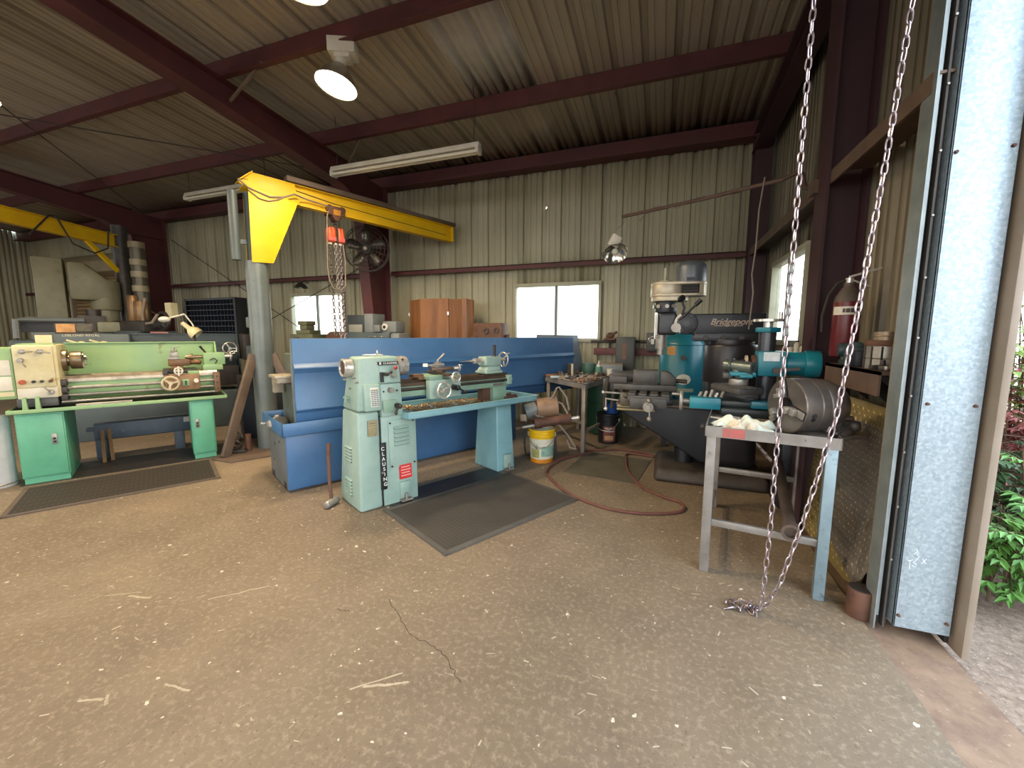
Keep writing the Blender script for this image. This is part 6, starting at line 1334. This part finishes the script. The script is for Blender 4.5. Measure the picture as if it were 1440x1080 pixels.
# work lamp bracketed on the splash guard
t = thing('work_lamp', 'cream bell-shaped work lamp on a jointed white arm above the green splash guard', 'lamp', (-5.84, 3.68, 1.30), 0)
B().cyl((.02, .03, -1.3), (.02, .03, .20), .010).cyl((.02, .03, -1.3), (.02, .03, -1.27), .12).done('post', dark_m, t)
B().tube([(.02, .03, .19), (.0, .02, .24), (-.03, -.04, .355)], .009).tube([(-.03, -.04, .355), (-.12, -.20, .29)], .011).done('arm', white_m, t); B().ball((-.13, -.22, .28), .05, (1.5, 1.2, .8)).done('counterweight', white_m, t)
ln = Vector((.42, .30, -.5)).normalized()
B().lathe([(0, -.16), (.028, -.16), (.03, -.06), (.05, -.04), (.075, .0), (.082, .06), (.075, .06), (.066, .0), (0, -.03)], (.03, .01, .13), ln, 24).done('lamp_shade', cream_m, t)
t = thing('inspection_lamp', 'small dark shaded lamp with pale rim above the slate grey lathe', 'lamp', (-6.45, 5.02, 1.0), 0)
B().cyl((0, 0, -1), (0, 0, .0), .03).cyl((0, 0, -1), (0, 0, -.96), .14).tube([(0, 0, 0), (.02, 0, .3), (.0, -.02, .52)], .01).done('lamp_stem', dark_m, t); B().box(-.06, .08, -.06, .03, .50, .68).box(.08, .12, -.07, .0, .49, .66).done('lamp_head', grey_m, t, bev=.02)
t = thing('gear_motor', 'tan and black motor cluster between the slate lathe and the pipe column', 'motor', (-5.75, 4.55, 1.0), 0)
B().box(-.12, .16, -.1, .14, -1.0, .22).done('pedestal', slate_m, t); B().cyl((-.02, -.05, .32), (.12, .05, .34), .09, n=20).done('motor_body', mat('tan_black', '#8f7c5d', '#2a2622', 6, .5), t, bev=.01); B().box(.0, .14, .0, .12, .30, .48).done('terminal_box', mat('pale_box', '#a7a498', None, rough=.5), t)

# ------------------------------------------------------------------ big mills in the far left bay
olive_m = mat('dim_olive_enamel', '#77735c', '#68644c', 4, .5, 0, 0, '#4f4a38', 8, .62)  # dimness of the far bay is put into this enamel colour
def far_mill():
    t = thing('milling_machine', 'large dim pale milling machine with box column in the far left bay', 'milling machine', (-9.2, 3.8, 0), 62)
    B().box(-.5, .55, -.3, .5, 0, 1.30).done('bed_base', slate_m, t, bev=.03)
    B().box(-.22, .12, .1, .5, 1.3, 2.62).done('column', olive_m, t, bev=.02)
    B().prism([(.16, 2.58), (.36, 2.58), (.66, 2.30), (.70, 1.95), (.16, 1.95)], 'y', .0, .45).done('head', olive_m, t, bev=.06)
    B().cyl((.58, .2, 1.80), (.58, .2, 2.30), .20, n=28).cyl((.58, .2, 1.55), (.58, .2, 1.82), .16, n=24).done('motor', olive_m, t, bev=.02)
    B().cyl((.42, .1, 1.45), (.42, .1, 1.80), .10).box(.22, .55, .0, .2, 1.58, 1.70).done('spindle', dark_m, t); B().box(.45, .80, -.15, .2, 1.42, 1.60).done('spindle_guard', mat('pale_guard', '#8f8c74', '#77755f', 6, .5), t, bev=.03)
    B().tube([(-.42, -.2, 1.32), (-.42, -.15, 1.60), (-.30, -.1, 1.62), (.3, .0, 1.62)], .04).done('arm', grey_m, t); B().box(-.3, .62, -.05, .35, 1.30, 1.42).done('table', grey_m, t, bev=.01); B().box(-.4, .3, -.0, .3, 1.42, 1.58).done('swarf_guard', black_m, t)
    B().tube([(.95, .1, 2.05), (1.0, .1, 1.7), (1.05, .05, 1.5), (1.25, .0, 1.34), (1.5, .0, 1.40), (1.7, .0, 1.38)], .018).tube([(.85, .1, 1.95), (1.1, .15, 1.85), (1.3, .15, 1.70)], .012).done('cable', mat('tan_cable', '#7a6449', '#67533d', 6, .6), t)
    return t
far_mill()
t = thing('drill_press', 'dim column drill with light and dark steps beside the red column at left', 'drill', (-8.55, 4.62, 0), 0)
B().box(-.45, .35, -.3, .3, 0, 1.45).done('base', slate_m, t, bev=.02)
B().cyl((.05, 0, 1.4), (.05, 0, 2.95), .10, n=24).done('column', mat('drill_column', '#5a5548', '#4a463b', 4, .4, .4), t)
for k, z in enumerate((2.12, 2.36, 2.56, 2.85)): B().cyl((.05, -.01, z), (.05, -.01, z+.10), .112, n=24).done('column_band', mat('pale_band', '#8d8468', '#7a7157', 6, .4) if k == 0 else MATS['pale_band'], t)
B().cyl((.02, -.12, 1.6), (.02, -.12, 2.05), .09, n=20).cyl((.18, -.1, 1.62), (.18, -.1, 1.95), .10, n=20).done('spindle_head', mat('amber_grease', '#8a6a44', '#6b5136', 5, .35, .4), t, bev=.01); B().box(-.4, .45, -.25, .1, 1.42, 1.62).done('gear_head', dark_m, t, bev=.03)
B().tube([(.30, -.1, 2.0), (.28, -.15, 1.75), (.38, -.2, 1.56), (.6, -.2, 1.58), (.68, -.15, 1.72)], .022).done('hose', mat('pale_hose', '#8c7d6a', None, rough=.6), t); B().torus((.55, .0, 1.62), (0, 1, 0), .14, .03, 24, 8).done('coil', dark_m, t); B().box(.62, .78, .0, .1, 1.68, 1.92).done('outlet_box', cream_m, t)
# second jib crane, far left
t = thing('jib_crane', 'second yellow jib crane in the far left bay with a diagonal brace', 'crane', (-9.15, 4.72, 0), 0)
dirv = (Vector((-8.40, 2.9, 0))-Vector((-9.15, 4.72, 0))).normalized()
B().cyl((0, 0, 0), (0, 0, 3.3), .11, n=24).done('mast', dark_m, t)
e = dirv*3.2; d0 = dirv*.1
B().bar((d0.x, d0.y, 3.02), (e.x, e.y, 3.0), .012, .2).bar((d0.x, d0.y, 3.12), (e.x, e.y, 3.10), .11, .012).bar((d0.x, d0.y, 2.92), (e.x, e.y, 2.90), .11, .012).done('boom', yellow_m, t)
q = dirv*.62; B().bar((d0.x, d0.y, 2.50), (q.x, q.y, 2.92), .05, .06).done('diagonal_brace', yellow_m, t)
s = B(); pts = [dirv*.25+Vector((.07, 0, 3.15)), dirv*.3+Vector((.08, 0, 2.85)), dirv*.55+Vector((.08, 0, 2.72)), dirv*.9+Vector((.08, 0, 2.80)), dirv*1.1+Vector((.08, 0, 3.16)), dirv*1.2+Vector((.08, 0, 3.14)), dirv*1.5+Vector((.08, 0, 2.8))]
s.tube(pts, .012).done('festoon_cable', dark_m, t)
# white drum at the left edge
t = thing('white_cylinder', 'white painted cylinder standing at the left edge before the green cabinet', 'cylinder', (-5.69, 1.80, 0)); B().lathe([(0, 0), (.125, 0), (.13, .01), (.13, .62), (.12, .65), (.0, .66)], (0, 0, 0), (0, 0, 1), 36).done('body', mat('drum_white', '#c9cccf', '#b5b8bc', 5, .45, 0, 0, '#8a7f78', 12, .64), t); B().torus((0, 0, .03), (0, 0, 1), .128, .008, 36, 6).done('rolled_rim', steel_m, t)
# little clutter near the pipe column
t = thing('chain_binder', 'tangled dark steel clamps on the floor beside the right green cabinet', 'clamp', (-4.62, 3.27, .019), 20)
for k in range(4): B().torus((.0+.03*(k % 2), .02*k-.03, .05+.05*k), (.3*k-.4, 1, .4), .055, .013, 16, 6).done('link', dark_m, t)
B().bar((-.1, -.04, .02), (.12, .02, .03), .05, .03).done('clamp_bar', dark_m, t)
o = B().cyl((0, 0, 0), (0, 0, .2), .032, n=20).done('pipe_stub', rust_m); place(tag(o, 'short rusty pipe stub standing on the crane base plate', 'pipe'), (-4.56, 3.40, .019))
t = thing('planer_bed', 'long dark blue-black machine bed on the floor beyond the pipe column', 'machine base', (-5.1, 4.35, 0), 58); B().box(-.5, 1.2, -.25, .25, 0, .75).done('bed', mat('navy_bed', '#262d36', '#1f252d', 4, .5), t, bev=.02); B().box(-.5, 1.2, -.3, .3, .75, .83).done('bed_top', dark_m, t)
for i, z in enumerate((.832, .90, .97)):
    o = B().box(-.3, .35, -.12, .12, 0, .06).done('timber', mat('grey_timber', '#8d8577', '#746c60', 7, .7, stretch=(.2, 1, 1)) if i == 0 else (MATS['grey_timber'] if i == 2 else brown_m), bev=.004)
    place(tag(o, ['weathered grey timber at the bottom of the stack beyond the crane column', 'brown timber in the middle of the stack beyond the crane column', 'weathered grey timber topping the stack beyond the crane column'][i], 'timber'), (-4.75, 4.75, z), 50+3*i)
B().tube([(.30, .65, 1.37), (.29, .66, 1.2), (.30, .66, 1.08)], .014).ball((.30, .66, 1.06), .04).cyl((.3, .5, 1.18), (.3, .66, 1.18), .02).done('shift_lever', dark_m, bl)

# ------------------------------------------------------------------ bushes outside the door
def leaf_mats():
    return [mat('leaf_green', '#6d9b4a', '#55843a', 3, .5), mat('leaf_lime', '#a3bb62', '#88a34c', 3, .5), mat('leaf_red', '#a3564e', '#7f4440', 3, .5), mat('leaf_dark', '#4d6a3c', '#3d5631', 3, .5)]
LM = leaf_mats()
def bush(loc, h, w, seed, m, label, nst=9, per=16, ls=.075):
    rg = random.Random(seed); t = thing('nandina_bush', label, 'bush', loc)
    st = B(); lf = B()
    def leaf(p, d, L_):
        d = Vector(d).normalized(); side = d.cross(Vector((rg.uniform(-.3, .3), rg.uniform(-.3, .3), 1))).normalized(); up = side.cross(d)
        b = lf.bm; p = Vector(p); w_ = L_*.2
        a = b.verts.new(p); l = b.verts.new(p+d*L_*.45+side*w_+up*.006); r = b.verts.new(p+d*L_*.45-side*w_+up*.006); c = b.verts.new(p+d*L_*.5-up*.004); e = b.verts.new(p+d*L_-up*L_*.15)
        for f in ((a, c, l), (a, r, c), (c, e, l), (c, r, e)): b.faces.new(f)
    for k in range(nst):
        a = rg.uniform(0, 6.28); lean = rg.uniform(.05, .45)*w; H = h*rg.uniform(.6, 1)
        p0 = Vector((rg.uniform(-.1, .1), rg.uniform(-.1, .1), 0)); p1 = p0+Vector((math.cos(a)*lean*.4, math.sin(a)*lean*.4, H*.6)); p2 = p0+Vector((math.cos(a)*lean, math.sin(a)*lean, H))
        st.tube([p0, p1, p2], [.008, .006, .003], 5)
        for q in range(per):
            u = rg.uniform(.25, 1.0); p = p0.lerp(p1, u/.6) if u < .6 else p1.lerp(p2, (u-.6)/.4); b = rg.uniform(0, 6.28); L1 = rg.uniform(.10, .26)*w/.5
            tip = p+Vector((math.cos(b)*L1, math.sin(b)*L1, rg.uniform(-.05, .09))); st.tube([p, tip], .0025, 4)
            for z in range(7):
                v = .35+.65*z/6; c = p.lerp(tip, v); ang = b+(.7 if z % 2 else -.7)+rg.uniform(-.3, .3)
                leaf(c, (math.cos(ang), math.sin(ang), rg.uniform(-.5, .15)), ls*rg.uniform(.7, 1.2))
            leaf(tip, (math.cos(b), math.sin(b), -.2), ls)
    st.done('stems', mat('stem_brown', '#6b5240', '#574334', 6, .8) if 'stem_brown' not in MATS else MATS['stem_brown'], t); lf.done('leaves', m, t)
    return t
bush((1.78, 2.95, -.07), .62, .40, 21, LM[0], 'bright green leafy shrub lowest and nearest outside the door jamb', 10, 13)
bush((2.05, 3.35, -.07), .95, .5, 22, LM[3], 'mid green shrub just behind the nearest bright green one', 12, 13)
bush((2.45, 3.9, -.07), 1.35, .6, 23, LM[2], 'reddish leafed shrub behind the green shrubs outside', 12, 14)
bush((2.62, 4.15, -.07), 2.3, .8, 24, LM[1], 'tall yellow-green shrub at the back outside the door', 13, 15, .09)
bush((2.2, 2.9, -.07), .8, .45, 25, LM[0], 'green shrub right of the nearest one at the photo edge', 10, 13)
bush((3.1, 3.9, -.07), 1.2, .7, 26, LM[3], 'dark green shrub right of the reddish one', 11, 13)
